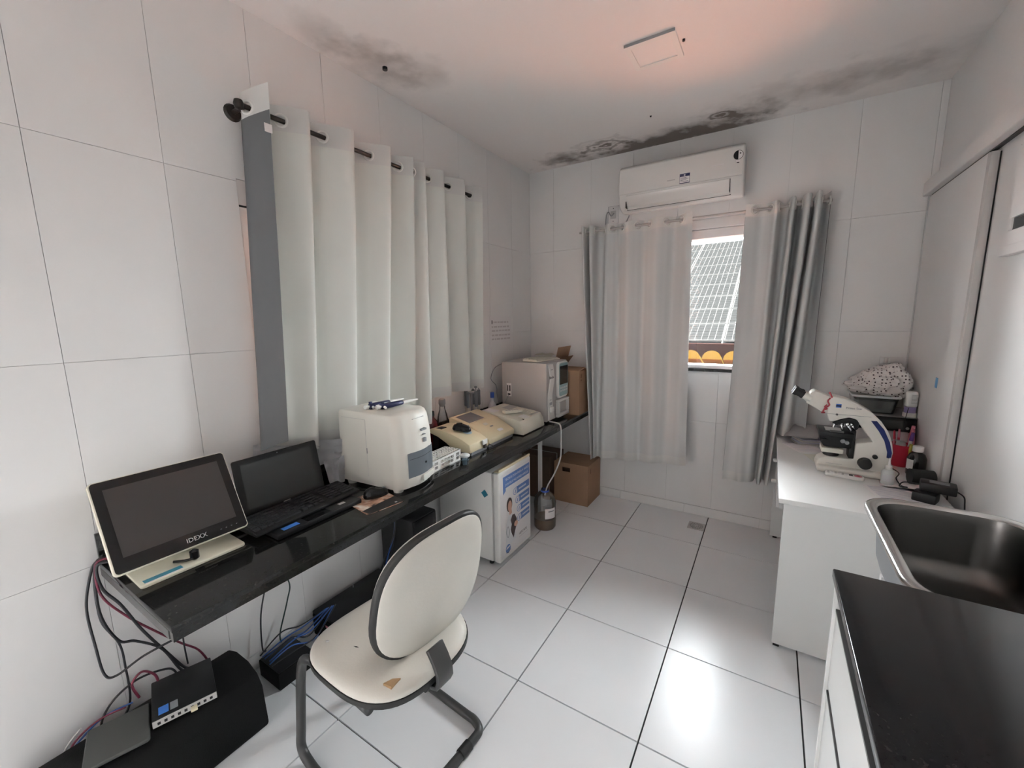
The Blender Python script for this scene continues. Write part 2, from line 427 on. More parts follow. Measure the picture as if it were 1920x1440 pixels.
# back window: white aluminium, one sliding sash on the left, glass, black sill
x0, x1, z0, z1 = WB
w1 = MB()
w1.box(x0, x1, .0, .12, z1-.066, z1); w1.box(x0, x1, .01, .12, z1-.128, z1-.068); w1.box(x0, x0+.04, .0, .12, z0, z1-.128); w1.box(x1-.04, x1, .0, .12, z0, z1-.128); w1.box(x0, x1, .0, .12, z0, z0+.022)
w1 = tag(w1.bevel(.003, 1).build('window_1', 'alu'), kind='structure')
xm = (x0+x1)/2
bx('sash', 'alu', w1, x0+.04, x0+.075, .03, .06, z0+.022, z1-.128); bx('sash', 'alu', w1, xm-.09, xm-.05, .03, .06, z0+.022, z1-.128)
bx('sash', 'alu', w1, x0+.04, xm-.05, .03, .06, z1-.165, z1-.128); bx('sash', 'alu', w1, x0+.04, xm-.05, .03, .06, z0+.022, z0+.055)
bx('pane', 'glass', w1, x0+.075, xm-.09, .042, .047, z0+.055, z1-.165)
bx('pane', 'glass', w1, xm-.05, x1-.04, .07, .075, z0+.022, z1-.128)
tag(MB().box(x0-.03, x1+.03, -.022, .13, z0-.022, z0-.001).bevel(.003, 1).build('trim_1', 'granite'), kind='structure')
# left window
y0, y1, z0, z1 = WL
w2 = MB()
for r in subtract([(y0, y1, z0, z1)], (y0+.045, y1-.045, z0+.04, z1-.10)): w2.box(-.12, -.004, r[0], r[1], r[2], r[3])
w2 = tag(w2.bevel(.003, 1).build('window_2', 'alu'), kind='structure')
bx('pane', 'glass', w2, -.07, -.065, y0+.045, y1-.045, z0+.04, z1-.10)
bx('sash', 'alu', w2, -.085, -.05, (y0+y1)/2-.03, (y0+y1)/2+.03, z0+.04, z1-.10)
bx('seal', 'rubber', w2, -.0045, -.002, y0, y1, z1-.104, z1-.097)
# sliding door on the right wall, its track cover, and the small window further along
d1 = tag(MB().box(W-.027, W-.004, -.745, -.012, .02, 2.12).bevel(.002, 1).build('door_1', 'alu'), kind='structure')
d1.data.materials[0] = M['wall']
bx('edge_strip', mat('door_edge_shaded', (.58, .565, .55), .5), d1, W-.029, W-.003, -.775, -.745, .02, 2.115, .002)  # white edge strip, its shade put into the grey colour
bx('edge_gap', 'black', d1, W-.004, W-.0012, -.781, -.773, .02, 2.11)
tr = tag(MB().box(W-.055, W-.001, -2.3, -.004, 2.125, 2.195).bevel(.003, 1).build('trim_2', 'alu'), kind='structure')
bx('track_shade_strip', 'black', tr, W-.024, W-.006, -2.3, -.03, 2.121, 2.126)  # black track strip, sized to paint the shadow line under the cover
w3 = MB(); y0, y1, z0, z1 = -1.75, -.985, 1.705, 2.105
for r in subtract([(y0, y1, z0, z1)], (y0+.05, y1-.03, z0+.075, z1-.04)): w3.box(W-.018, W-.001, r[0], r[1], r[2], r[3])
w3 = tag(w3.bevel(.003, 1).build('window_3', 'alu'), kind='structure')
bx('sill', 'alu', w3, W-.03, W-.001, y0-.02, y1+.012, z0-.012, z0+.022, .003)
bx('pane', 'blackgloss', w3, W-.014, W-.010, y0+.05, y1-.03, z0+.075, z0+.115)
bx('louvre', 'alu', w3, W-.024, W-.002, y0+.05, y1-.03, z0+.115, z1-.04)
o = MB().box(W-.0285, W-.0272, -.549, -.519, 1.142, 1.190).build('tape_piece', 'ltblue')
pub(origin_to(o, (W-.028, -.534, 1.142)), 'piece of light blue tape stuck on the white sliding door', 'tape')

# outside: ground, terracotta roof next door, brown wall, solar panels
tag(MB().box(-30, 30, -30, 40, -.6, -.5).build('ground', mat('ground_outside', (.30, .27, .25), .9, var=.2, vscale=1)), kind='structure')
rt = thing('terracotta_roof', 'low terracotta tile roof glowing yellow just outside the back window', 'roof')
prof = [( .105*math.cos(a), .105*math.sin(a)) for a in [PI*k/8 for k in range(9)]] 
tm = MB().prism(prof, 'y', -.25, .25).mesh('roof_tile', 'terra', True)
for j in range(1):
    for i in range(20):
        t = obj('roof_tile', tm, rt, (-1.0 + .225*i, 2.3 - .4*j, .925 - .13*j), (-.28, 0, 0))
        t.scale = (1 - .02*(i % 2), 1, 1)
bx('bounce_deck', 'terrabounce', rt, -1.6, 4.0, .25, 2.62, -.5, .78)  # unseen deck, raised and coloured to throw pink light on the ceiling
rebase(rt, (.9, 1.8, -.5))
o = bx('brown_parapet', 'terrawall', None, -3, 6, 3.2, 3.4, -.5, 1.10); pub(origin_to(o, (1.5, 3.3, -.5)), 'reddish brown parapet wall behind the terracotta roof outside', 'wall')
tilt = math.radians(23.7); cw = .125; CXN, CYN = 10, 6
pw, ph = CXN*cw + .024, CYN*cw + .024
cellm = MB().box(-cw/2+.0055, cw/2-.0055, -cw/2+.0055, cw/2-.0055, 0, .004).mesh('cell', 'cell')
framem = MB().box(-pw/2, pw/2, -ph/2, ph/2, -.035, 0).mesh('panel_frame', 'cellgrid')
bx0 = Vector((1.02, 6.0, 1.0))      # lower end of the joint between the two columns
down = Vector((0, math.cos(tilt), math.sin(tilt)))
def pixel(P):
    d = P - CAM; w = d.dot(fwd); return 960 + 774.6*d.dot(r2)/w, 720 - 774.6*d.dot(u2)/w
Rt = Matrix.Rotation(tilt, 3, 'X')
for r in range(9):
    for c in (-1, 0, 1):
        p = thing('solar_panel', 'solar panel of grey cells with white grid lines on the roof beyond the back window', 'solar panel', group='solar panels on the neighbouring roof')
        p.location = bx0 + Vector(((c-.5)*(pw+.04), 0, 0)) + down*((r+.5)*(ph+.027)); p.rotation_euler = (tilt, 0, 0)
        obj('panel_frame', framem, p)
        rest = MB(); n_rest = 0
        for i in range(CXN):
            for j in range(CYN):
                lo = Vector(((i-CXN/2+.5)*cw, (j-CYN/2+.5)*cw, .0005)); u, v = pixel(Vector(p.location) + Rt @ lo)
                if 1275 < u < 1410 and 440 < v < 660: obj('cell', cellm, p, lo)
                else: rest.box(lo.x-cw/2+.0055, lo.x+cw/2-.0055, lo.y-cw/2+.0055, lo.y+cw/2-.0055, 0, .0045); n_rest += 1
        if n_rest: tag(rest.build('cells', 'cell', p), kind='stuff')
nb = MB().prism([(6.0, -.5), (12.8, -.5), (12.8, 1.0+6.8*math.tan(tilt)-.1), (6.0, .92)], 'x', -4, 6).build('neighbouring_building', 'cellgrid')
pub(origin_to(nb, (1, 9, -.5)), 'pale neighbouring building under the solar panels outside', 'building')
o = bx('brick_wall', 'brick', None, -1.1, -.95, -3.0, 1, -.5, 3.2); pub(origin_to(o, (-1, -2, -.5)), 'brown brick wall outside the left window', 'wall')

# floor drain
t = thing('floor_drain', 'round slotted metal drain set in the white floor tile by the back wall', 'drain', (1.458, -.19, 0))
bx('plate', mat('drain_steel', (.55, .54, .53), .4, metal=.6), t, -.055, .055, -.055, .055, 0, .003, .001)
b = MB(); b.lathe([(.044, .003), (.044, .005), (.012, .005), (.012, .003)], n=28, cap=False); b.build('ring', mat('drain_ring', (.5, .49, .48), .4, metal=.5), t, True)
b = MB()
for rr in (.018, .030, .041):
    for k in range(int(rr*520)):
        a = 2*PI*k/int(rr*520)
        b.box(-.0035, .0035, -.0013, .0013, .005, .0056, Matrix.Rotation(a, 4, 'Z') @ Matrix.Translation((rr, 0, 0)))
tag(b.build('slots', 'black', t), kind='stuff')

# ceiling lamp
t = thing('ceiling_lamp', 'square white flush ceiling lamp panel, switched off', 'ceiling lamp', (1.279, -1.105, H))
b = MB()
for r in subtract([(-.109, .109, -.105, .105)], (-.085, .085, -.081, .081)): b.box(r[0], r[1], r[2], r[3], -.012, 0)
b.build('frame', 'whitep', t)
bx('diffuser', 'lamp', t, -.085, .085, -.081, .081, -.008, -.001)
bx('edge_shade_strip', 'grey', t, -.109, .109, -.1075, -.105, -.011, 0)  # grey strip on one side only, painted shade of the frame edge
o = MB().lathe([(.012, -.012), (.012, 0)], n=10).build('ceiling_hook', 'black'); o.location = (.16, -1.69, H); pub(o, 'small dark hook hole in the stained ceiling by the left wall', 'hook')
o = MB().lathe([(.004, -.006), (.006, 0)], n=8).build('ceiling_screw', 'black'); o.location = (1.11, -.47, H); pub(o, 'tiny dark screw in the ceiling between lamp and air conditioner', 'screw')
o = MB().lathe([(.006, -.008), (.006, 0)], n=8).build('lamp_clip', 'black'); o.location = (1.405, -1.11, H); pub(o, 'tiny black clip beside the square ceiling lamp', 'clip')

# ------------------------------------------------------------------ curtains
def resample(P, step):
    L = [0]
    for a, b in zip(P[:-1], P[1:]): L.append(L[-1] + (Vector(b)-Vector(a)).length)
    n = max(2, int(L[-1]/step)); out = []; k = 0
    for i in range(n+1):
        d = L[-1]*i/n
        while k < len(P)-2 and L[k+1] < d: k += 1
        f = (d-L[k])/max(1e-9, L[k+1]-L[k]); out.append(Vector(P[k]).lerp(Vector(P[k+1]), min(1, max(0, f))))
    return out
def curtain(name, label, top, bot, ztop, zbot, rod_z, side, group, cloth='curtain', step=.009, holes=(), hem=.06, head=.095, hem_lining=True):
    """top / bot: matching lists of plan points; side=+1 when the room lies to the left of the path direction; zbot(s)"""
    tp = catmull([(p[0], p[1], 0) for p in top], 14); bt = catmull([(p[0], p[1], 0) for p in bot], 14)
    # same parameter for both: resample by index of top arc length
    L = [0]
    for a, b in zip(tp[:-1], tp[1:]): L.append(L[-1] + (b-a).length)
    N = int(L[-1]/step); idx = []
    k = 0
    for i in range(N+1):
        d = L[-1]*i/N
        while k < len(tp)-2 and L[k+1] < d: k += 1
        idx.append(k + min(1, max(0, (d-L[k])/max(1e-9, L[k+1]-L[k]))))
    def at(P, q):
        i = min(int(q), len(P)-2); return P[i].lerp(P[i+1], q-i)
    T_ = [at(tp, q) for q in idx]; B_ = [at(bt, q) for q in idx]
    nh = 12; hs = [head*j/nh for j in range(nh+1)]
    t = thing(name, label, 'curtain', group=group)
    nb_ = 34
    def pos(i, zf, z):  # zf 0 top..1 bottom
        e = zf**1.15
        p = T_[i].lerp(B_[i], e); q = Vector((p.x, p.y, z))
        w = mnoise.noise(Vector((i*.05, zf*3.1, 1.7)))*.006*zf
        n_ = normal(i, e); return q + n_*w
    def normal(i, e):
        a = T_[max(0, i-1)].lerp(B_[max(0, i-1)], e); b = T_[min(N, i+1)].lerp(B_[min(N, i+1)], e)
        d = (b-a); d.z = 0
        d = d.normalized() if d.length > 1e-9 else Vector((0, 1, 0))
        return Vector((-d.y, d.x, 0))*side
    rows = []
    for h in hs: rows.append(('a', h))
    for j in range(1, nb_+1): rows.append(('b', j/nb_))
    zb = [zbot(i/N) for i in range(N+1)]; zt = [ztop(i/N) for i in range(N+1)]
    def rowz(r, i):
        if r[0] == 'a': return zt[i] - r[1]
        return (zt[i]-head) + (zb[i]+hem - (zt[i]-head))*r[1]
    grom = []
    for i in range(N):
        for (dx, dy) in holes: pass
    # grommets where the path crosses the rod line
    ax = 0 if side_axis[name] == 'x' else 1; rv = rod_line[name]
    for i in range(2, N-2):
        a, b = T_[i][ax]-rv, T_[i+1][ax]-rv
        if a == 0 or a*b < 0: grom.append((i, T_[i].lerp(T_[i+1], abs(a)/max(1e-9, abs(a)+abs(b)))))
    def patch(nm, m, ra, rb, off, cut):
        bm = bmesh.new(); V = {}
        for j in range(ra, rb+1):
            for i in range(N+1):
                z = rowz(rows[j], i); zf = max(0, min(1, (zt[i]-z)/(zt[i]-zb[i])))
                V[j, i] = bm.verts.new(pos(i, zf, z) + normal(i, zf**1.15)*off)
        for j in range(ra, rb):
            for i in range(N):
                if cut:
                    c = (V[j, i].co + V[j+1, i+1].co)/2
                    if any(abs(i-gi) < 8 and (c - Vector((gp.x, gp.y, rod_z))).length < .0185 for gi, gp in grom): continue
                bm.faces.new((V[j, i], V[j, i+1], V[j+1, i+1], V[j+1, i]))
        me = bpy.data.meshes.new(nm); bm.to_mesh(me); bm.free(); me.materials.append(M[m]); me.shade_smooth()
        return obj(nm, me, t)
    patch('header', 'header', 0, nh, 0, True)
    patch('cloth', cloth, nh, len(rows)-1, 0, False)
    patch('lining', 'lining', nh, len(rows)-1, -.0025, False)
    # hem
    bm = bmesh.new(); V = []
    for j in range(3):
        V.append([bm.verts.new(pos(i, (zt[i]-(zb[i]+hem*(1-j/2)))/(zt[i]-zb[i]), zb[i]+hem*(1-j/2))) for i in range(N+1)])
    for j in range(2):
        for i in range(N): bm.faces.new((V[j][i], V[j][i+1], V[j+1][i+1], V[j+1][i]))
    me = bpy.data.meshes.new('hem'); bm.to_mesh(me); bm.free(); me.materials.append(M['header']); me.shade_smooth(); obj('hem', me, t)
    if hem_lining:
        me2 = me.copy(); me2.materials.clear(); me2.materials.append(M['lining'])
        nv = N+1
        for j in range(3):
            for i in range(nv): me2.vertices[j*nv+i].co -= normal(i, 1)*.0025
        obj('hem_lining', me2, t)
    for gi, gp in grom:
        d = T_[min(N, gi+2)]-T_[max(0, gi-2)]; nrm = Vector((-d.y, d.x, 0))
        MB().torus((gp.x, gp.y, rod_z), nrm, .0225, .0055).build('grommet', 'grommet', t, True, 180)
    c = sum((p for p in T_), Vector())/len(T_); rebase(t, (c.x, c.y, rod_z)); return t
side_axis = {}; rod_line = {}

# left wall: rod x=.09, z=2.29
RXL, RZL = .09, 2.30
t = thing('curtain_rod', 'dark metal curtain rod on the left wall with round wall mounts', 'curtain rod')
MB().cyl((RXL, -2.34, RZL), (RXL, -.90, RZL), .0095, n=14).build('rod', 'darkmetal', t, True)
for y in (-2.33, -.93):
    b = MB(); b.cyl((.0, y, RZL), (.012, y, RZL), .032, .026, 18); b.cyl((.012, y, RZL), (RXL, y, RZL), .009, n=10); b.build('mount', 'darkmetal', t, True)
MB().lathe([(.001, -.02), (.014, -.014), (.018, 0), (.014, .014), (.001, .02)], (RXL, -2.35, RZL), 14).build('finial', 'darkmetal', t, True)
rebase(t, (RXL, -1.6, RZL))
def wave(gs, A, x0):
    """plan points of a wave along y: rising through the rod at each g, crest, falling, trough"""
    out = []
    for a, b in zip(gs[:-1], gs[1:]):
        w = b-a
        out += [(x0, a), (x0+A, a+w*.47), (x0, a+w*.60), (x0-A*.7, a+w*.74)]
    out.append((x0, gs[-1])); return out
gt = [-2.193, -2.013, -1.765, -1.575]
gb = [-2.26, -2.08, -1.85, -1.66]
top = [(.165, -2.275), (.125, -2.30), (.075, -2.325), (.045, -2.315), (.05, -2.26)] + wave(gt, .058, RXL) + [(RXL+.055, -1.515)]
bot = [(.165, -2.335), (.12, -2.37), (.08, -2.392), (.045, -2.385), (.05, -2.33)] + wave(gb, .046, .058) + [(.13, -1.585)]
side_axis['curtain'] = 'x'; rod_line['curtain'] = RXL
curtain('curtain', 'long pale grey curtain on the left wall, its dark lining showing at the near edge', top, bot,
        lambda s: RZL + .055 + (.03*max(0, 1-s*12) ), lambda s: .93 + .09*max(0, 1-s*5), RZL, -1, 'pale grey eyelet curtains')
gt = [-1.48, -1.353, -1.174, -.962]
gb = [-1.53, -1.39, -1.15, -1.01]
top = [(RXL+.010, -1.535), (RXL-.03, -1.52)] + wave(gt, .05, RXL) + [(RXL+.03, -.93), (RXL+.05, -.885)]
bot = [(.075, -1.60), (.04, -1.575)] + wave(gb, .055, .085) + [(.12, -.97), (.145, -.935)]
curtain('curtain', 'long pale grey curtain on the left wall at the far end of the rod', top, bot,
        lambda s: RZL + .055, lambda s: .89 + .14*min(1, max(0, (s-.18)/.16)), RZL, -1, 'pale grey eyelet curtains')
# care tag on the first curtain belongs to its edge
first = [o for o in C.objects if o.name == 'curtain'][0]
o = MB().box(-.001, .001, -.014, .014, -.03, 0).build('care_tag', 'paper', first); o.location = Vector((.168, -2.292, 2.235)) - Vector(first.location)

# back wall: rod y=-.10, z=2.145
RYB, RZB = -.10, 2.15
t = thing('curtain_rod', 'thin pale curtain rod under the air conditioner carrying the back window curtains', 'curtain rod')
MB().cyl((.50, RYB, RZB), (2.07, RYB, RZB), .008, n=12).build('rod', mat('rod_grey', (.45, .42, .40), .4), t, True)
for x in (.52, 2.05):
    b = MB(); b.cyl((x, 0, RZB), (x, -.01, RZB), .022, n=14); b.cyl((x, -.01, RZB), (x, RYB, RZB), .007, n=8); b.build('mount', 'whitep', t, True)
rebase(t, (1.28, RYB, RZB))
top = [(.525, -.075), (.535, -.15), (.552, -.155), (.565, -.05), (.585, -.05), (.598, -.155), (.622, -.155), (.635, -.06), (.68, -.055), (.72, -.12), (.761, -.10), (.80, -.072), (.841, -.10), (.89, -.128), (.946, -.10), (.99, -.072), (1.033, -.10), (1.09, -.128), (1.149, -.10), (1.20, -.072), (1.247, -.10), (1.285, -.125), (1.32, -.125)]
bot = [(.63, -.10), (.633, -.15), (.640, -.155), (.646, -.08), (.652, -.08), (.658, -.15), (.666, -.155), (.676, -.12), (.695, -.125), (.73, -.16), (.785, -.14), (.83, -.12), (.87, -.14), (.92, -.165), (.975, -.14), (1.01, -.12), (1.05, -.14), (1.11, -.165), (1.16, -.14), (1.20, -.12), (1.25, -.13), (1.30, -.15), (1.355, -.13)]
side_axis['curtain'] = 'y'; rod_line['curtain'] = RYB
curtain('curtain', 'grey curtain covering the left part of the back window, beside the cardboard boxes', top, bot,
        lambda s: RZB + .035 + .004*math.sin(s*40), lambda s: .345 + .075*s, RZB, -1, 'grey back window curtains', cloth='curtain_b', head=.075, hem_lining=False)
top = [(1.632, -.13), (1.66, -.115), (1.683, -.10), (1.725, -.075), (1.766, -.10), (1.795, -.135), (1.815, -.09), (1.83, -.03), (1.86, -.03), (1.868, -.16), (1.888, -.165), (1.900, -.03), (1.92, -.025), (1.935, -.16), (1.965, -.165), (1.975, -.03), (1.985, -.03), (1.993, -.165), (2.015, -.165), (2.025, -.04), (2.045, -.05), (2.06, -.12)]
bot = [(1.60, -.14), (1.63, -.125), (1.665, -.13), (1.70, -.15), (1.735, -.13), (1.765, -.12), (1.785, -.09), (1.79, -.05), (1.80, -.05), (1.805, -.15), (1.825, -.155), (1.83, -.05), (1.84, -.045), (1.85, -.15), (1.872, -.16), (1.88, -.04), (1.89, -.04), (1.92, -.16), (1.955, -.16), (1.98, -.05), (2.01, -.05), (2.045, -.11)]
curtain('curtain', 'grey curtain bunched on the right of the back window, behind the white bench', top, bot,
        lambda s: RZB + .035 + .02*max(0, (s-.3)), lambda s: .37 + .02*s + .345*min(1, max(0, (s-.60)/.08)), RZB, -1, 'grey back window curtains', cloth='curtain_b', head=.075, hem_lining=False)
# ------------------------------------------------------------------ air conditioner
DH = .735
t = thing('air_conditioner', 'white split air conditioner mounted on the back wall above the window', 'air conditioner')
ax0, ax1 = .835, 1.612
prof = [(-.002, 2.262), (-.05, 2.245), (-.115, 2.243), (-.165, 2.262), (-.195, 2.305), (-.207, 2.36), (-.207, 2.46), (-.198, 2.515), (-.172, 2.537), (-.02, 2.545), (-.002, 2.545)]
MB().prism(prof, 'x', ax0, ax1).bevel(.012, 3, 50).build('body', 'acw', t, True, 50)
# front panel (slightly proud), flap, vent slot
b = MB(); b.prism([(-.2075, 2.345), (-.2115, 2.348), (-.2115, 2.46), (-.2025, 2.513), (-.198, 2.513), (-.2045, 2.458)], 'x', ax0+.008, ax1-.008); b.build('front_panel', 'acw', t, True)
b = MB(); b.prism([(-.150, 2.256), (-.1925, 2.301), (-.2065, 2.336), (-.2085, 2.334), (-.1965, 2.298), (-.153, 2.2515)], 'x', ax0+.055, ax1-.075); b.build('flap', mat('flap_gloss', (.76, .735, .71), .12), t, True)
b = MB(); b.prism([(-.148, 2.2505), (-.154, 2.2515), (-.1535, 2.2555), (-.149, 2.2575)], 'x', ax0+.05, ax1-.07); b.build('vent_slot', 'black', t)
bx('vent_end', 'black', t, ax1-.0745, ax1-.0715, -.2072, -.16, 2.262, 2.335); 
bx('vent_end', 'black', t, ax0+.051, ax0+.054, -.200, -.16, 2.258, 2.30)
def on_front(name, m, xa, xb, za, zb, th=.0012): return bx(name, m, t, xa, xb, -.2115-th, -.2112, za, zb)
lab = on_front('energy_label', 'navy', 1.243, 1.305, 2.352, 2.412)
bx('label_sheet', 'paper', lab, 1.245, 1.303, -.2132, -.2126, 2.357, 2.394)
for k, z in enumerate((2.387, 2.380, 2.372, 2.364)): bx('print_line', 'navy', lab, 1.249, 1.285 + .012*(k % 2), -.2137, -.2131, z-.0012, z+.0012)
bx('label_logo', 'paper', lab, 1.268, 1.278, -.2134, -.2126, 2.399, 2.406)
on_front('brand_mark', 'lgrey', 1.165, 1.215, 2.382, 2.389, .0006)
on_front('display_light', 'paper', 1.425, 1.50, 2.424, 2.428, .0008)
# bulb sticker: half black half white disc with a cap
def disc(name, m, pa, cx, cz, r, y, a0=0, a1=2*PI, n=24):
    pts = [(cx + r*math.cos(a0+(a1-a0)*k/n), cz + r*math.sin(a0+(a1-a0)*k/n)) for k in range(n+1 if a1-a0 < 6.2 else n)]
    return MB().prism(pts, 'y', y-.0006, y).build(name, m, pa)
st = disc('bulb_sticker', 'black', t, 1.577, 2.462, .027, -.2115)
disc('sticker_white_half', 'paper', st, 1.577, 2.462, .0245, -.2121, -PI/2, PI/2)
disc('sticker_eye', 'black', st, 1.588, 2.470, .004, -.2127)
bx('bulb_cap', 'paper', st, 1.566, 1.588, -.2121, -.2115, 2.418, 2.436); bx('cap_ring', 'black', st, 1.570, 1.584, -.2127, -.2121, 2.416, 2.421)
rebase(t, (1.22, -.1, 2.243))
# outlet and its cable
t = thing('wall_outlet', 'white power outlet with a looped plug cable left of the air conditioner', 'outlet', (.735, 0, 2.27))
bx('plate', 'alu', t, -.04, .04, -.008, 0, -.062, .062, .002); bx('socket', 'lgrey', t, -.022, .022, -.0095, -.008, -.028, .028, .001)
for z in (-.046, .046): bx('screw', 'black', t, -.003, .003, -.0092, -.0078, z-.003, z+.003)
bx('plate_shade', 'grey', t, -.042, .042, -.004, -.0003, .060, .064); bx('plate_shade', 'grey', t, -.0425, -.040, -.004, -.0003, -.064, .064)  # grey strips above and left of the plate are its painted shadow
MB().tube([(0, -.012, .008), (.012, -.03, .004), (-.01, -.035, -.012), (-.03, -.03, .02), (-.05, -.025, -.01), (-.055, -.02, -.12)], .003).build('plug_cable', 'grey', t, True)
o = MB().tube([(.865, -.03, 2.245), (.84, -.025, 2.20), (.80, -.02, 2.13), (.78, -.02, 2.05)], .004).build('aircon_cable', 'grey'); pub(origin_to(o, (.865, -.03, 2.245)), 'thin grey cable running down from the air conditioner', 'cable')

# ------------------------------------------------------------------ granite desk along the left wall
t = thing('granite_desk', 'long black granite wall desk holding the monitors and lab analyzers', 'desk')
DX = .565
tb = thing('granite_backsplash', 'low black granite upstand along the wall behind the desk', 'backsplash')
ts = thing('desk_support', 'white metal leg and brackets carrying the desk beside the fridge', 'bracket')
bx('slab', 'granite', t, .001, DX, -2.905, -.003, DH-.020, DH, .003)
bx('apron', 'granite', t, DX-.025, DX-.0015, -2.903, -.003, DH-.047, DH-.020)
bx('apron', 'granedge', t, .001, DX-.026, -2.9045, -2.882, DH-.047, DH-.020)
bx('upstand', 'granite', tb, .0005, .018, -2.905, -.003, DH, DH+.10, .002)
for y in (-2.2, -.59):
    br = bx('bracket', 'whitepipe', ts, .02, .48, y-.012, y+.012, DH-.047, DH-.022)
bx('support_leg', 'whitepipe', ts, .388, .412, -.602, -.578, .0, DH-.047)
bx('support_leg', 'whitepipe', ts, .388, .412, -.72, -.602, DH-.072, DH-.047)
rebase(t, (.28, -1.45, DH-.047)); rebase(tb, (.01, -1.45, DH)); rebase(ts, (.40, -.59, 0))

# ------------------------------------------------------------------ all-in-one touch monitor
t = thing('touch_monitor', 'black touch screen monitor with ivory rim and base at the near end of the desk', 'monitor', (.204, -2.748, DH), math.radians(-1.2))
pl = MB(); pl.prism(rrect(.215, .285, .012, 4), 'z', 0, .010); pl.bevel(.003, 2, 50)
for v in pl.bm.verts: v.co.x += .0; v.co.y += .005
pl = pl.build('base_plate', 'monwhite', t, True)
bx('base_sticker', 'teal', pl, .075, .097, -.125, -.03, .0098, .0106); bx('sticker_white', 'paper', pl, .0965, .102, -.125, -.03, .0098, .0106)
MB().tube([(-.06, .0, .01), (-.075, 0, .06), (-.05, 0, .12)], .02, 12).build('stand_neck', 'monwhite', t, True)
th = math.radians(28.8)
mon = Matrix.Translation((0, 0, .176)) @ Matrix.Rotation(-th, 4, 'Y')   # local: x out of screen, y width, z height
def mp(b, name, m, parent=t, smooth=True):
    o = b.build(name, m, parent, smooth); o.data.transform(mon); return o
ww, hh = .36, .288
hs_ = mp(MB().prism(rrect(ww, hh, .012, 4), 'x', -.022, -.002).bevel(.004, 2, 50), 'rim', 'monwhite')
fp = mp(MB().prism(rrect(ww-.008, hh-.008, .010, 4), 'x', -.003, .0012), 'bezel', 'blackgloss')
mp(MB().box(.0011, .0018, -ww/2+.029, ww/2-.029, -hh/2+.046, hh/2-.030), 'screen', 'screen', fp)
tx = text('brand_lettering', 'IDEXX', .020, 'lgrey', fp, (.0018, -.002, -hh/2+.018), (0, 1, 0), (0, 0, 1)); tx.data.transform(mon)
for k in range(4): mp(MB().box(.0011, .0016, ww/2-.085+.016*k, ww/2-.081+.016*k, -hh/2+.022, -hh/2+.0235), 'touch_mark', 'grey', fp)
mp(MB().prism(rrect(.14, .12, .01, 3), 'x', -.045, -.02), 'back_housing', 'monwhite', t)
o = MB().tube([(.255, -2.79, DH+.02), (.275, -2.765, DH+.018), (.29, -2.745, DH+.022), (.268, -2.735, DH+.028)], .004)
o.lathe([(.006, 0), (.013, .006), (.013, .03), (.004, .036)], (.283, -2.742, DH+.012), 12)
o = o.build('cable_plug', 'blackgloss', None, True); pub(origin_to(o, (.28, -2.745, DH+.012)), 'small glossy black cable end lying on the ivory monitor base', 'cable')

# ------------------------------------------------------------------ laptop with a keyboard on it
t = thing('laptop', 'open black laptop with a blue sticker, partly covered by a separate keyboard', 'laptop', (.25, -2.355, DH))
by0, by1 = -.178, .178
bx('base', 'black', t, -.085, .140, by0, by1, .003, .022, .004)
for x in (-.07, .12):
    for y in (by0+.02, by1-.02): bx('foot', 'rubber', t, x-.006, x+.006, y-.006, y+.006, 0, .004)
bx('blue_sticker', 'bluesticker', t, .098, .122, -.145, -.085, .0217, .0226)
bx('silver_sticker', 'lgrey', t, .098, .115, .09, .118, .0217, .0226)
bx('touchpad', 'blackgloss', t, .085, .133, -.06, .04, .0217, .0223)
lt = math.radians(11)
lm = Matrix.Translation((-.073, -.018, .028)) @ Matrix.Rotation(-lt, 4, 'Y')
lid = MB().prism(rrect(.340, .226, .008, 3, 0, .113), 'x', -.008, 0).bevel(.002, 1, 50).build('lid', 'black', t, True); lid.data.transform(lm)
s_ = MB().box(-.0002, .0006, -.145, .145, .032, .205).build('screen', 'screen2', lid); s_.data.transform(lm)
s_ = MB().box(-.0002, .0008, -.014, .014, .012, .017).build('brand_mark', 'lgrey', lid); s_.data.transform(lm)
s_ = MB().cyl((-.0002, 0, .217), (.0008, 0, .217), .002, n=8).build('webcam', 'grey', lid); s_.data.transform(lm)
MB().cyl((-.076, -.12, .026), (-.076, .12, .026), .008, n=10).build('hinge', 'black', t, True)
# keyboard
t = thing('keyboard', 'full size black keyboard lying across the open laptop', 'keyboard', (.262, -2.362, DH+.024), math.radians(2))
b = MB().prism([(-.075, -.0), (.075, -.0), (.078, .008), (.072, .012), (-.072, .024), (-.078, .02)], 'y', -.222, .222).bevel(.003, 2, 30); b.build('case', 'black', t, True)
b = MB()
slope = Matrix.Rotation(math.atan2(.012, .144), 4, 'Y')
for r in range(6):
    x = -.055 + r*.0195 + (.004 if r else 0)
    z = .024 - (x+.072)*(.012/.144)
    ks = [(-.205 + .0191*k, .0165) for k in range(15)] + [(.097 + .0191*k, .0165) for k in range(3)] + [(.160 + .0191*k, .0165) for k in range(3)]
    if r == 5: ks = [(-.205, .02), (-.18, .02), (-.155, .02), (-.09, .10), (-.02, .02), (.005, .02), (.03, .02), (.055, .02), (.097, .0165), (.116, .0165), (.135, .0165), (.17, .034), (.198, .0165)]
    for (y, wd) in ks:
        if y > .214: continue
        b.box(x-.0078, x+.0078, y-wd/2, y+wd/2, z-.003, z+.0055)
tag(b.build('keys', 'keys', t), kind='stuff')
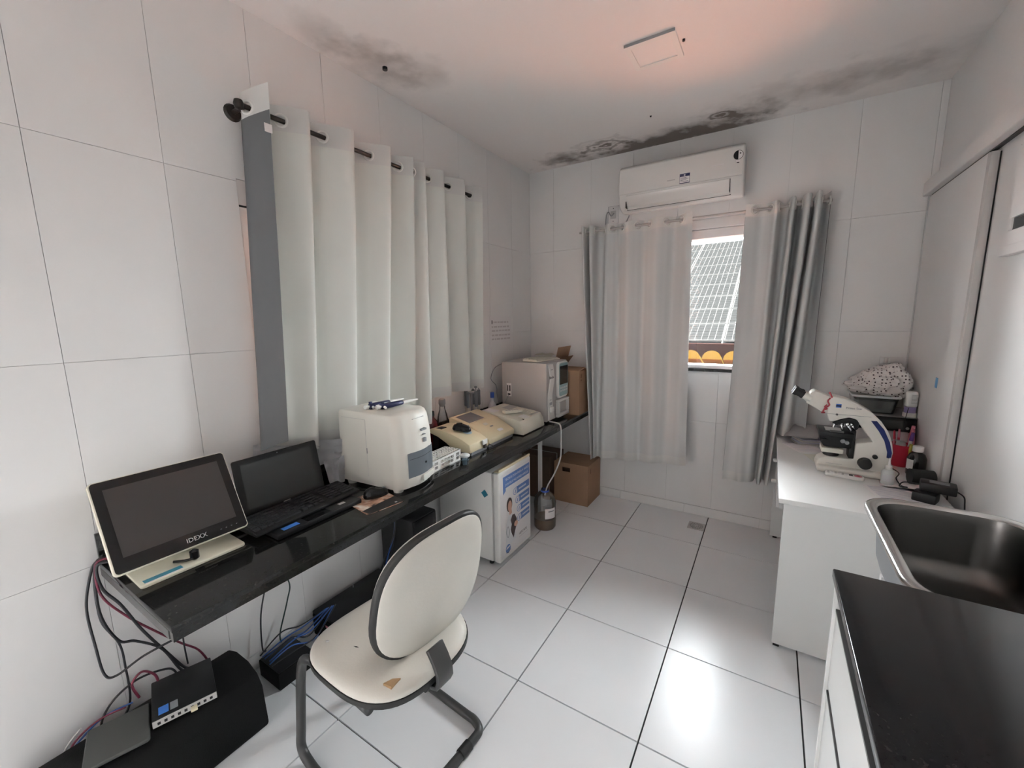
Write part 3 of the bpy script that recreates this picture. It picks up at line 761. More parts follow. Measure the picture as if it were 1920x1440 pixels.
# mouse pad and mice
t = thing('mouse_pad', 'mouse pad with a brown and white picture print in front of the white analyzer', 'mouse pad', (.425, -2.14, DH), math.radians(-10))
MB().prism(rrect(.19, .17, .012, 4), 'z', 0, .003).build('mat', 'pad', t); MB().prism([(.05, -.085), (.095, -.075), (.095, .085), (.02, .085), (.03, .02)], 'z', .003, .0034).build('dark_print', 'black', t)
bx('print_mark', 'paperw', t, .074, .082, .05, .06, .0034, .0037)
def mouse(label, loc, rz, pa_sc=1.0):
    t = thing('computer_mouse', label, 'mouse', loc, rz, 'black computer mice')
    def f(u, v):
        a = 2*PI*u; h = v
        rx = .056*math.cos(h*PI/2)**.55; ry = .031*math.cos(h*PI/2)**.55*(1-.10*math.cos(a))
        return (rx*math.cos(a), ry*math.sin(a), .004 + .034*math.sin(h*PI/2)*(1-.18*math.cos(a)))
    b = MB().grid(f, 28, 10); bmesh.ops.remove_doubles(b.bm, verts=b.bm.verts, dist=1e-5); b.build('shell', 'blackgloss', t, True, 180)
    MB().prism([(.054*math.cos(2*PI*k/20), .029*math.sin(2*PI*k/20)) for k in range(20)], 'z', 0, .006).build('underside', 'rubber', t)
    MB().cyl((.035, -.003, .0265), (.035, .003, .0265), .008, n=12).build('scroll_wheel', 'grey', t, True)
    return t
mouse('black computer mouse on the printed mouse pad', (.388, -2.10, DH+.0036), math.radians(70))
o = MB().tube([(.35, -2.06, DH+.006), (.30, -2.075, DH+.006), (.22, -2.09, DH+.006)], .0022).build('mouse_cable', 'cblack', None, True); pub(origin_to(o, (.3, -2.02, DH)), 'thin black mouse cable running behind the white analyzer', 'cable')

# crumpled paper behind the laptop
def sheet(name, label, pts, m='paper', n=10, crump=.012, cat='paper', group=None, thick=.0005):
    p = [Vector(q) for q in pts]; nrm = (p[1]-p[0]).cross(p[3]-p[0]).normalized()
    b = MB(); sd_ = random.random()*50
    def f(u, v):
        a = p[0].lerp(p[1], u).lerp(p[3].lerp(p[2], u), v)
        return a + nrm*crump*(mnoise.noise(Vector((u*3+sd_, v*3, 1))) + .5*abs(mnoise.noise(Vector((u*6, v*6+sd_, 2)))))
    b.grid(f, n, n)
    if thick:
        gm = bmesh.ops.solidify(b.bm, geom=b.bm.faces[:], thickness=thick)
    o = b.build(name, m, None, True, 50)
    c = sum(p, Vector())/4; origin_to(o, c); return pub(o, label, cat, group)
sheet('paper_sheet', 'crumpled white paper sticking out above the laptop, below the near curtain', [(.03, -2.41, 1.00), (.12, -2.17, .945), (.10, -2.19, .86), (.025, -2.42, .90)], 'paperw', 14, .03)
sheet('paper_sheet', 'white plastic sheet behind the laptop beside the white analyzer', [(.05, -2.19, .965), (.14, -2.072, .955), (.13, -2.075, .865), (.06, -2.18, .83)], 'paperw', 12, .02)
sheet('paper_sheet', 'crumpled grey paper standing between laptop and white analyzer', [(.10, -2.15, .86), (.15, -2.075, .875), (.15, -2.085, .755), (.16, -2.165, .755)], 'paperw', 14, .035)

# ------------------------------------------------------------------ white chemistry analyzer
t = thing('chemistry_analyzer', 'tall white bench analyzer with a dark grey lower door and rounded front', 'analyzer', (.297, -1.935, DH), math.radians(4))
def footprint(s, dx0, dx1, hw, r=.055, n=8):
    pts = [(dx0, -hw), (dx1-r, -hw)]
    pts += [(dx1-r + r*math.sin(PI/2*k/n), -hw + r*(1-math.cos(PI/2*k/n))) for k in range(1, n+1)]
    # slight bulge
    for k in range(1, 6): pts.append((dx1 + .012*math.sin(PI*k/6), -hw+r + (2*hw-2*r)*k/6))
    pts += [(dx1-r + r*math.cos(PI/2*k/n), hw-r + r*math.sin(PI/2*k/n)) for k in range(0, n+1)]
    pts += [(dx0, hw)]
    return pts
rings = []
for (z, dx1, hw) in ((.018, .180, .118), (.05, .190, .121), (.15, .190, .122), (.26, .184, .122), (.33, .172, .120), (.350, .162, .117), (.357, .150, .112)):
    rings.append([(x, y, z) for x, y in footprint(0, -.185, dx1, hw)])
body = MB().rings(rings).build('body', 'offwhite', t, True, 50)
for (x, y) in ((-.15, -.095), (-.15, .095), (.13, -.085), (.13, .085)): MB().lathe([(.022, 0), (.026, .02)], (x, y, 0), 14).build('foot', 'offwhite', t, True)
# grey door follows the front: same footprint slightly larger, limited to y range
fpnt = footprint(0, -.185, .190, .122)
def front_patch(za, zb, ya, yb, off, m, name, parent, yflip=False):
    pts = [(x, y) for x, y in fpnt if x > .10 and ya <= y <= yb]
    c = Vector((.05, 0))
    b = MB()
    outer = [((Vector(p)-c).normalized()*off + Vector(p)) for p in pts]
    inner = [((Vector(p)-c).normalized()*-.006 + Vector(p)) for p in pts]
    poly = [tuple(p) for p in outer] + [tuple(p) for p in inner[::-1]]
    return b.prism(poly, 'z', za, zb).build(name, m, parent, True)
dr = front_patch(.066, .180, -.082, .130, .0015, 'greyblue', 'door', t)
front_patch(.150, .1515, -.07, .130, .0022, 'black', 'door_seam', dr)
bx('door_lock', 'black', dr, .203, .2055, .022, .030, .112, .120)
front_patch(.034, .062, -.02, .115, .007, 'offwhite', 'handle_lip', t)
bx('power_button', 'grey', t, .186, .2045, .018, .038, .212, .232, .003)
bx('brand_mark', 'grey', t, .186, .2042, .006, .040, .268, .276); bx('model_mark', 'grey', t, .186, .2045, .016, .032, .247, .251)
bx('top_line', 'lgrey', t, .172, .1865, -.03, .045, .327, .3285)
# side panel seam
b = MB(); b.box(-.165, -.012, -.1226, -.1217, .3268, .328); b.box(-.013, -.012, -.1229, -.1217, .06, .328); b.build('side_seam', 'lgrey', t)
bx('side_latch', 'grey', t, -.013, -.009, -.1236, -.1217, .17, .195)
# pipettes lying on top of it
def pipette(label, loc, rz, tiltx=0):
    t = thing('pipette', label, 'pipette', loc, rz, 'pipettes lying on the white analyzer')
    ax = lambda prof: prof
    def lx(prof, n=14):
        return MB().rings([[(h, r*math.cos(2*PI*k/n), r*math.sin(2*PI*k/n)+.014) for k in range(n)] for r, h in prof])
    lx([(.009, -.115), (.0115, -.112), (.0115, -.100), (.006, -.099), (.006, -.090)]).build('plunger_button', 'whitep', t, True)
    lx([(.011, -.090), (.0135, -.085), (.0135, -.03), (.012, .0), (.011, .03), (.008, .034)]).build('handle', 'navy', t, True)
    bx('finger_hook', 'navy', t, -.088, -.074, -.006, .006, .022, .036, .002)
    MB().cyl((-.080, -.012, .012), (-.080, -.024, .008), .006, n=10).build('ejector_button', 'whitep', t, True)
    lx([(.009, .034), (.008, .06), (.006, .09), (.004, .115), (.002, .128)]).build('shaft', 'whitep', t, True)
    return t
pipette('navy and white pipette on the white analyzer, the one nearer the wall', (.250, -1.905, DH+.3575), math.radians(91))
pipette('navy and white pipette on the white analyzer, the one nearer its front edge', (.312, -1.880, DH+.3575), math.radians(84))

# ------------------------------------------------------------------ tube rack, cup
t = thing('tube_rack', 'white plastic test tube rack with a grid of holes beside the white analyzer', 'tube rack', (.36, -1.655, DH), math.radians(2))
L_, Wd, Ht = .235, .11, .062
for nm, z in (('top_grid', Ht), ('middle_grid', Ht*.5)):
    b = MB()
    for k in range(13): y = -L_/2 + (L_-.003)*k/12; b.box(-Wd/2, Wd/2, y, y+.0045, z-.003, z)
    for k in range(7): x = -Wd/2 + (Wd-.0045)*k/6; b.box(x, x+.0045, -L_/2, L_/2, z-.003, z)
    b.build(nm, 'whitep', t)
bx('floor_plate', 'whitep', t, -Wd/2, Wd/2, -L_/2, L_/2, 0, .003)
for sx in (-1, 1):
    b = MB(); x = sx*(Wd/2-.0015)
    for r in subtract(subtract(subtract([(-L_/2, L_/2, 0, Ht)], (-L_/2+.012, -L_/2+.045, .012, .05)), (-.055, .055, .012, .05)), (L_/2-.045, L_/2-.012, .012, .05)): b.box(x-.0015, x+.0015, r[0], r[1], r[2], r[3])
    b.build('side_wall', 'whitep', t)
    b = MB()
    for k in range(9):
        y = -.10 + .025*k; b.box(x-.001, x+.001, y-.0016, y+.0016, .01, .052)
    b.box(x-.001, x+.001, -L_/2+.01, L_/2-.01, .029, .033); b.build('side_bars', 'whitep', t)
for sy in (-1, 1): bx('end_wall', 'whitep', t, -Wd/2, Wd/2, sy*(L_/2-.0015)-.0015, sy*(L_/2-.0015)+.0015, 0, Ht)
t = thing('sample_cup', 'small lidded clear cup of blue liquid at the end of the tube rack', 'cup', (.478, -1.585, DH))
MB().lathe([(.020, 0), (.0255, .05), (.0245, .05), (.019, .002)], n=22).build('cup_wall', 'clear', t, True)
MB().lathe([(.0188, .002), (.022, .028)], n=22).build('liquid', mat('pale_blue_liquid', (.28, .40, .50), .3), t, True)
MB().lathe([(.027, .046), (.027, .054), (.024, .056)], n=22).build('lid', 'palegreen', t, True)

# ------------------------------------------------------------------ cream two-module analyzer
t = thing('blood_gas_analyzer', 'cream coloured two part analyzer with a grey screen and an arched side', 'analyzer')
pr_ = [(.115, .118), (.15, .128), (.22, .126), (.30, .112), (.37, .092), (.425, .066), (.43, .018), (.33, .016), (.29, .03), (.25, .055), (.19, .082), (.125, .098)]
lm_ = MB().prism([(x, DH+z) for x, z in pr_], 'y', -1.475, -1.300).bevel(.006, 2, 25).build('arched_module', 'cream', t, True, 30)
MB().prism([(.30, DH), (.425, DH), (.43, DH+.02), (.31, DH+.02)], 'y', -1.46, -1.31).build('module_base', 'grey', t)
MB().prism([(.13, DH), (.17, DH), (.18, DH+.10), (.13, DH+.10)], 'y', -1.45, -1.31).build('rear_support', 'black', t)
bx('insert_slot', 'whitep', t, .428, .438, -1.362, -1.315, DH+.038, DH+.068, .003, label='pale front clip')
bx('metal_clip', 'steel', t, .430, .440, -1.350, -1.330, DH+.018, DH+.040)
bx('top_slot', 'black', t, .165, .205, -1.455, -1.41, DH+.1245, DH+.130)
pr_ = [(.122, .152), (.14, .154), (.30, .118), (.41, .062), (.43, .052), (.432, .020), (.122, .020)]
MB().prism([(x, DH+z) for x, z in pr_], 'y', -1.292, -1.00).bevel(.006, 2, 25).build('screen_module', 'cream', t, True, 30)
MB().prism([(.13, DH), (.42, DH), (.425, DH+.022), (.125, DH+.022)], 'y', -1.28, -1.01).build('module_base', 'grey', t)
sl = math.atan2(.156-.118, .17)
def slope_box(name, m, xa, xb, ya, yb, h, parent=t):
    zz = lambda x: DH + .156 - (x-.13)*(.038/.17) if x <= .30 else DH + .118 - (x-.30)*(.056/.11)
    b = MB().rings([[(xa, ya, zz(xa)-.002), (xb, ya, zz(xb)-.002), (xb, yb, zz(xb)-.002), (xa, yb, zz(xa)-.002)], [(xa, ya, zz(xa)+h), (xb, ya, zz(xb)+h), (xb, yb, zz(xb)+h), (xa, yb, zz(xa)+h)]])
    return b.build(name, m, parent)
slope_box('screen', mat('grey_lcd', (.20, .20, .21), .25), .15, .265, -1.26, -1.10, .001)
slope_box('screen_rim', 'cream', .143, .150, -1.267, -1.093, .002); slope_box('screen_rim', 'cream', .265, .272, -1.267, -1.093, .002)
slope_box('brand_mark', 'grey', .345, .353, -1.16, -1.13, .0008); slope_box('white_label', 'paper', .385, .405, -1.14, -1.09, .001)
slope_box('oval_badge', 'cream2', .31, .33, -1.19, -1.15, .0012)
rebase(t, (.27, -1.24, DH))
m2 = mouse('black computer mouse resting on top of the cream analyzer', (.30, -1.385, DH+.117), math.radians(55)); m2.rotation_euler = (math.radians(0), math.radians(8), math.radians(35))
o = MB().lathe([(.028, 0), (.028, .001)], n=18).build('blue_disc', mat('pale_blue_sticker', (.45, .60, .68), .5)); o.location = (.33, -1.37, DH+.1062); o.rotation_euler = (0, math.radians(15), 0); pub(o, 'pale blue round sticker under the mouse on the cream analyzer', 'sticker')

# ------------------------------------------------------------------ pale low analyzer with keypad
t = thing('coagulation_analyzer', 'low pale cream analyzer with a sloped keypad, between cream analyzer and grey analyzer', 'analyzer')
ya, yb = -.975, -.675
MB().prism([(.122, DH+.006), (.485, DH+.006), (.476, DH+.062), (.455, DH+.098), (.40, DH+.108), (.15, DH+.134), (.122, DH+.13)], 'y', ya, yb).bevel(.005, 2, 25).build('body', 'cream2', t, True, 30)
for x in (.14, .45):
    for y in (ya+.03, yb-.03): bx('foot', 'rubber', t, x-.01, x+.01, y-.01, y+.01, DH, DH+.008)
def top_box(name, m, xa, xb, y_a, y_b, h):
    zz = lambda x: DH + .108 + (.40-x)*(.027/.26) if x <= .40 else DH + .108 - (x-.40)*(.010/.055)
    return MB().rings([[(xa, y_a, zz(xa)-.003), (xb, y_a, zz(xb)-.003), (xb, y_b, zz(xb)-.003), (xa, y_b, zz(xa)-.003)], [(xa, y_a, zz(xa)+h), (xb, y_a, zz(xb)+h), (xb, y_b, zz(xb)+h), (xa, y_b, zz(xa)+h)]]).build(name, m, t)
kp = top_box('keypad_plate', 'lgrey', .20, .445, -.80, -.69, .001)
for i in range(5):
    for j in range(3): bk = top_box('key', 'cream2', .30 + .027*i, .32 + .027*i, -.79 + .032*j, -.768 + .032*j, .004)
top_box('front_notch', 'white', .40, .452, -.90, -.83, .002); top_box('notch_shadow', 'black', .445, .4555, -.925, -.915, .0015)
top_box('paper_label', 'paper', .14, .23, -.95, -.87, .0008)
rebase(t, (.29, -.825, DH))
t = thing('hand_terminal', 'small cream handheld keypad lying on the low pale analyzer', 'terminal', (.33, -.86, DH+.1205), math.radians(60))
MB().prism(rrect(.14, .05, .008, 3), 'z', 0, .018).bevel(.004, 2, 50).build('case', 'cream2', t, True)
for k in range(5): bx('key', 'lgrey', t, -.05 + .02*k, -.038 + .02*k, -.014, .014, .0175, .0195)

# ------------------------------------------------------------------ hematology analyzer
t = thing('hematology_analyzer', 'large grey cabinet analyzer with wavy white front strip and dark screen', 'analyzer')
hx, ha, hb, hz0, hz1 = .470, -.615, -.268, DH+.012, 1.178
bx('cabinet', mat('cabinet_grey', (.42, .41, .40), .5, var=.04), t, .085, hx, ha, hb, hz0, hz1, .006)
for x in (.11, .44):
    for y in (ha+.03, hb-.03): bx('foot', 'rubber', t, x-.015, x+.015, y-.015, y+.015, DH, DH+.014)
# wavy white strip on the front, in the y-z plane
def strip(pts_l, pts_r, x0_, x1_, nm, m, parent=t):
    A = catmull([(0, a, b) for a, b in pts_l], 6); B = catmull([(0, a, b) for a, b in pts_r], 6)
    poly = [(p.y, p.z) for p in A] + [(p.y, p.z) for p in B[::-1]]
    return MB().prism(poly, 'x', x0_, x1_).build(nm, m, parent, True)
st_ = strip([(-.600, 1.168), (-.575, 1.11), (-.565, 1.05), (-.588, .98), (-.600, .93), (-.596, .85), (-.592, .755)], [(-.530, 1.168), (-.512, 1.11), (-.505, 1.05), (-.528, .98), (-.540, .93), (-.530, .85), (-.495, .755)], hx-.002, hx+.010, 'wave_strip', 'whitep')
text('brand_lettering', 'Bioclin', .027, 'black', st_, (hx+.0105, -.588, 1.062), (0, 1, 0), (0, 0, 1))
bx('small_print', 'grey', st_, hx+.0095, hx+.0108, -.565, -.535, 1.125, 1.130)
bx('grey_label', 'buttons', st_, hx+.0095, hx+.0108, -.588, -.545, .868, .888); bx('sample_knob', 'whitep', st_, hx+.008, hx+.028, -.585, -.545, .815, .855, .006)
bx('small_print', 'grey', st_, hx+.0095, hx+.0108, -.585, -.555, .905, .908)
# screen bezel and lower bay
sb = MB().prism(rrect(.175, .275, .03, 5, -.370, 1.035), 'x', hx-.002, hx+.020).bevel(.006, 2, 50).build('screen_surround', 'whitep', t, True)
MB().prism(rrect(.150, .250, .02, 4, -.370, 1.037), 'x', hx+.018, hx+.022).build('teal_panel', 'tealcase', sb, True)
bx('screen', 'screen2', sb, hx+.021, hx+.0235, -.440, -.300, 1.00, 1.140)
for k in range(8): bx('button', 'palegreen', sb, hx+.021, hx+.0235, -.430 + .034*(k % 4), -.408 + .034*(k % 4), .945 + .022*(k//4), .957 + .022*(k//4))
b = MB()
for r in subtract([(-.462, -.270, .750, .885)], (-.435, -.285, .775, .868)): b.box(hx-.002, hx+.026, r[0], r[1], r[2], r[3])
b.bevel(.006, 2).build('bay_frame', 'whitep', t, True)
bx('bay_back', 'lgrey', t, hx-.001, hx+.002, -.435, -.285, .775, .868)
# side connectors facing the camera
sc_ = bx('connector_plate', 'whitep', t, .13, .17, ha-.002, ha+.002, .915, 1.015)
bx('serial_port', 'black', sc_, .136, .143, ha-.005, ha-.001, .955, 1.000); bx('serial_port', 'black', sc_, .155, .163, ha-.005, ha-.001, .955, 1.000); bx('usb_port', 'black', sc_, .14, .162, ha-.005, ha-.001, .925, .937)
rebase(t, (.28, -.44, DH))
t = thing('keyboard', 'cream keyboard lying on top of the grey cabinet analyzer', 'keyboard', (.33, -.42, 1.178), math.radians(-8))
MB().prism([(-.07, 0), (.07, 0), (.07, .010), (-.07, .022)], 'y', -.15, .15).bevel(.003, 1).build('case', 'cream2', t, True)
b = MB()
for r in range(5):
    for k in range(15): b.box(-.06+.024*r, -.042+.024*r, -.14+.0187*k, -.1235+.0187*k, .018-.0019*r*1.1-.0, .026-.0021*r)
tag(b.build('keys', 'cream2', t), kind='stuff')
o = sheet('folded_papers', 'folded cream papers on the keyboard above the grey cabinet analyzer', [(.24, -.38, 1.212), (.38, -.36, 1.205), (.38, -.27, 1.215), (.25, -.27, 1.222)], 'cream2', 8, .010, 'paper', None, .006)

# ------------------------------------------------------------------ cardboard boxes
def carton(name, label, x0, x1, y0, y1, z0, z1, m='card', open_top=False, hole=None, group='cardboard boxes'):
    t = thing(name, label, 'box', group=group)
    th = .004
    if hole: 
        b = MB()
        for r in subtract([(x0, x1, z0, z1)], hole): b.box(r[0], r[1], y0, y0+th, r[2], r[3])
        b.build('side', m, t)
        bx('hole_shade_sheet', 'carddark', t, x0+th, x1-th, y0+.06, y0+.064, z0, z1)  # dark sheet added to stand for the shade inside the hand hole
    else: bx('side', m, t, x0, x1, y0, y0+th, z0, z1)
    bx('side', m, t, x0, x1, y1-th, y1, z0, z1); bx('side', m, t, x0, x0+th, y0+th, y1-th, z0, z1); bx('side', m, t, x1-th, x1, y0+th, y1-th, z0, z1)
    bx('bottom', m, t, x0+th, x1-th, y0+th, y1-th, z0, z0+th)
    if not open_top:
        ym = (y0+y1)/2
        bx('flap', m, t, x0, x1, y0, ym-.001, z1, z1+.004); bx('flap', m, t, x0, x1, ym+.001, y1, z1, z1+.004)
    return t
t = carton('cardboard_box', 'open cardboard box standing on the desk between grey analyzer and curtain', .335, .575, -.262, -.03, DH, 1.085, open_top=True)
b = MB().box(0, .24, 0, .13, 0, .004); o = b.build('flap', 'card', t); o.location = (.335, -.262, 1.085); o.rotation_euler = (math.radians(8), 0, 0)
o = MB().box(-.19, 0, 0, .24, 0, .004).build('flap', 'card', t); o.location = (.345, -.262, 1.085); o.rotation_euler = (0, math.radians(105), 0)
o = MB().box(0, .004, 0, .24, 0, .13).build('flap', 'cardin', t); o.location = (.335, -.258, 1.085); o.rotation_euler = (0, math.radians(38), 0)
bx('printed_arrow', 'cardin', t, .5745, .5758, -.235, -.21, 1.03, 1.06); bx('printed_arrow', 'cardin', t, .5745, .5758, -.235, -.21, 1.005, 1.018)
rebase(t, (.455, -.15, DH))
t = carton('cardboard_box', 'closed cardboard box with a hand hole on the floor under the back curtain', .372, .668, -.292, -.012, 0, .332, hole=(.445, .515, .262, .298))
bx('printed_mark', 'cardin', t, .6675, .669, -.245, -.225, .26, .30)
rebase(t, (.52, -.15, 0))
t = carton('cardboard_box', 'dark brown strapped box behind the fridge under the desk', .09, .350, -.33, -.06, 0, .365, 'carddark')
bx('strap', 'lgrey', t, .088, .352, -.20, -.19, -.0, .3705)
rebase(t, (.22, -.2, 0))
# ------------------------------------------------------------------ bottles and pipette stand along the wall
t = thing('glass_bottle', 'clear glass bottle with a grey rubber stopper behind the cream analyzer', 'bottle', (.066, -1.285, DH))
MB().lathe([(.034, 0), (.036, .008), (.036, .13), (.030, .165), (.019, .20), (.0185, .235)], n=24, cap=False).build('bottle_wall', 'clear', t, True)
MB().lathe([(.030, .002), (.031, .05)], n=20).build('water', mat('water', (.55, .57, .57), .1), t, True)
MB().lathe([(.017, .22), (.022, .237), (.022, .262), (.018, .268)], n=20).build('stopper', 'grey', t, True)
t = thing('reagent_bottle', 'dark red glass bottle next to the stoppered clear bottle', 'bottle', (.066, -1.385, DH))
MB().lathe([(.036, 0), (.039, .01), (.039, .12), (.033, .145), (.016, .165), (.015, .18)], n=24).build('bottle_wall', 'redbrown', t, True)
MB().lathe([(.017, .178), (.017, .205), (.014, .208)], n=16).build('cap', 'black', t, True)
t = thing('bottle', 'small white squirt bottle with a blue cap by the backsplash', 'bottle', (.075, -.735, DH+.0))
MB().lathe([(.030, 0), (.032, .01), (.032, .115), (.024, .14), (.0135, .15), (.0135, .185)], n=22).build('bottle_wall', mat('translucent_white', (.62, .62, .66), .35), t, True)
MB().lathe([(.0155, .183), (.0155, .222), (.013, .224)], n=18).build('cap', 'blue', t, True)
t = thing('pipette_stand', 'dark pipette carousel stand with hanging grey pipettes in front of the far curtain', 'stand', (.072, -.985, DH))
MB().lathe([(.042, 0), (.042, .012), (.02, .02), (.008, .03), (.008, .27), (.001, .275)], n=24).build('base_and_post', 'grey', t, True)
MB().lathe([(.008, .255), (.028, .258), (.028, .268), (.008, .271)], n=24).build('carousel_ring', 'grey', t, True)
for k in range(5):
    a = -1.2 + 1.15*k; cx, cy = .040*math.cos(a), .066*math.sin(a)
    p = thing('pipette', 'grey pipette hanging on the dark carousel stand', 'pipette', (.074+cx, -.985+cy, DH), a, 'pipettes on the carousel stand')
    MB().lathe([(.008, .165), (.0115, .17), (.0115, .27), (.009, .275)], n=12).build('handle', 'greyblue', p, True)
    MB().lathe([(.004, .275), (.004, .297), (.010, .298), (.011, .305), (.009, .309)], n=12).build('plunger', 'grey', p, True)
    MB().lathe([(.002, .055), (.004, .07), (.006, .165)], n=10).build('shaft', 'cream2', p, True)
t = thing('flask', 'small clear glass flask under the pipette carousel', 'flask', (.062, -.885, DH))
MB().lathe([(.03, 0), (.033, .008), (.03, .03), (.012, .075), (.011, .10), (.014, .105)], n=22, cap=False).build('flask_wall', 'clear', t, True)
MB().lathe([(.029, .001), (.027, .025)], n=20).build('liquid', mat('plum_liquid', (.10, .05, .07), .2), t, True)
def cable(name, label, pts, r, m, cat='cable', group=None):
    o = MB().tube(pts, r, 6, 8).build(name, m, None, True, 180); return pub(origin_to(o, pts[0]), label, cat, group)
cable('power_cable', 'thin dark cable hanging from the top corner of the grey cabinet analyzer', [(.09, -.60, 1.165), (.05, -.66, 1.13), (.03, -.68, 1.05), (.04, -.63, .99), (.03, -.60, .90), (.05, -.59, .80)], .0028, 'grey')
cable('data_cable', 'thin dark cable from the side ports of the grey analyzer to the desk', [(.15, -.622, .93), (.14, -.64, .89), (.11, -.64, .82), (.10, -.63, .75)], .0025, 'grey')
cable('white_wire', 'thin white wire rising beside the blue capped bottle', [(.03, -.80, .84), (.035, -.81, .90), (.03, -.83, .95), (.02, -.86, .97)], .002, 'hose')
cable('power_cable', 'short black cable at the front of the cream analyzer', [(.435, -1.30, DH+.03), (.455, -1.28, DH+.012), (.47, -1.275, DH+.004)], .0025, 'cblack')
t = thing('test_tube', 'small clear tube standing beside the cardboard box on the desk', 'tube', (.515, -.245, DH))
MB().lathe([(.007, 0), (.009, .01), (.009, .075)], n=12, cap=False).build('tube_wall', 'clear', t, True); MB().lathe([(.012, .075), (.012, .085)], n=12).build('cap', 'lgrey', t, True)
# notice on the left wall
t = thing('paper_notice', 'white notice with faint text taped on the left wall near the corner', 'notice')
bx('sheet', 'paper', t, .0005, .0018, -.640, -.335, 1.310, 1.520)
random.seed(3)
for k, z in enumerate((1.475, 1.44, 1.41, 1.375, 1.345)):
    y = -.615
    while y < -.37:
        w_ = random.uniform(.018, .05); bx('print_line', 'inklt', t, .0016, .0024, y, min(y+w_, -.355), z-.007, z+.006); y += w_ + .01
bx('print_mark', 'ink', t, .0016, .0025, -.618, -.600, 1.462, 1.490)
rebase(t, (.001, -.49, 1.31))

# ------------------------------------------------------------------ small fridge
t = thing('mini_fridge', 'small white fridge with a blue veterinary poster on its door, under the desk', 'fridge')
fx0, fx1, fy0, fy1, fz1 = .05, .468, -1.333, -.955, .600
bx('cabinet', 'whitep', t, fx0, fx1, fy0, fy1, .028, fz1, .008)
for x in (fx0+.04, fx1-.03):
    for y in (fy0+.03, fy1-.03): MB().lathe([(.015, 0), (.015, .03)], (x, y, 0), 10).build('foot', 'rubber', t)
bx('door_seal', 'lgrey', t, fx1-.001, fx1+.010, fy0+.005, fy1-.005, .032, fz1-.004)
dr = bx('door', 'whitep', t, fx1+.010, .522, fy0, fy1, .028, fz1+.004, .010, 3)
bx('door_top', 'cream', dr, fx1+.014, .515, fy0+.006, fy1-.006, fz1+.0035, fz1+.010, .003, label='yellowed cream top edge')
bx('handle_lip', 'cream', dr, .512, .521, fy0+.01, fy1-.004, fz1+.004, fz1+.022, .003)
PX = .5222
def pq(name, m, ya, yb, za, zb, lvl, parent): return MB().box(PX+.0004*lvl, PX+.0004*lvl+.0004, ya, yb, za, zb).build(name, m, parent)
po = pq('poster', 'paper', fy0+.012, fy1-.012, .05, .585, 0, dr)
pq('banner', 'blueband', -1.290, fy1-.018, .490, .565, 1, po); MB().prism([(-1.290, .455), (-1.262, .472), (-1.262, .49), (-1.290, .49)], 'x', PX+.0004, PX+.0008).build('banner_fold', 'blueband', po)
text('banner_text', 'TECNOLOGIA PARA A SAÚDE', .0215, 'paper', po, (PX+.0009, -1.268, .534), (0, 1, 0), (0, 0, 1), .0002)
text('banner_text', 'DOS SEUS MELHORES AMIGOS', .0205, 'paper', po, (PX+.0009, -1.268, .502), (0, 1, 0), (0, 0, 1), .0002)
def pdisc(name, m, cy, cz, ry, rz, lvl, parent, n=20, a0=0):
    return MB().prism([(cy + ry*math.cos(2*PI*k/n), cz + rz*math.sin(2*PI*k/n)) for k in range(n)], 'x', PX+.0004*lvl, PX+.0004*lvl+.0004).build(name, m, parent)
for k, (cy, z) in enumerate(((-1.155, .430), (-1.130, .366), (-1.112, .302), (-1.110, .238))):
    pq('list_bar', 'blueband', cy+.012, fy1-.022, z-.022, z+.024, 1, po)
    pdisc('list_icon', 'paper', cy, z, .027, .027, 2, po); pdisc('icon_ring', 'blueband', cy, z, .023, .023, 3, po); pdisc('icon_white', 'paper', cy, z, .0195, .0195, 4, po); 
    MB().prism([(cy-.008, z-.012), (cy+.002, z-.012), (cy+.011, z+.012), (cy+.002, z+.008)], 'x', PX+.002, PX+.0024).build('icon_mark', 'blueband', po)
    y = cy+.045
    for q in range(9): pq('bar_print', 'paper', y, y+.0062, z-.005, z+.006, 2, po); y += .0105
# printed woman with a dark dog
pdisc('printed_hair', 'hair', -1.222, .368, .032, .046, 1, po); pdisc('printed_face', 'skin', -1.218, .357, .023, .036, 2, po)
MB().prism([(-1.222, .300), (-1.195, .305), (-1.20, .335), (-1.23, .335)], 'x', PX+.0005, PX+.0010).build('printed_neck', 'skin', po)
MB().prism([(-1.275, .10), (-1.15, .115), (-1.17, .26), (-1.20, .305), (-1.23, .30), (-1.262, .25)], 'x', PX+.0004, PX+.0006).build('printed_coat', mat('print_coat', (.74, .75, .77), .6), po)
MB().prism([(-1.205, .175), (-1.18, .13), (-1.165, .165), (-1.145, .20), (-1.14, .245), (-1.165, .285), (-1.19, .29), (-1.212, .262), (-1.20, .23), (-1.212, .20)], 'x', PX+.0008, PX+.0012).build('printed_dog', 'hair', po)
pdisc('printed_hand', 'skin', -1.150, .215, .022, .018, 3, po)
b = MB().tube([(PX+.0008, -1.25, .235), (PX+.0008, -1.262, .20), (PX+.0008, -1.245, .16), (PX+.0008, -1.228, .19), (PX+.0008, -1.24, .232)], .0016, 5); b.build('printed_stethoscope', 'grey', po)
text('maker_lettering', 'HERTAPE', .024, 'hair', po, (PX+.0005, -1.112, .115), (0, 1, 0), (0, 0, 1), .0002)
pq('maker_line', 'inklt', -1.112, -1.00, .100, .103, 1, po)
pdisc('round_logo', 'blueband', -1.245, .088, .028, .028, 1, po); MB().prism([(-1.268, .088), (-1.225, .094), (-1.222, .104), (-1.262, .100)], 'x', PX+.0008, PX+.0012).build('logo_white', 'paper', po)
MB().prism([(-1.272, .068), (-1.245, .058), (-1.215, .074), (-1.245, .064)], 'x', PX+.0005, PX+.0010).build('logo_swoosh', 'navy', po)
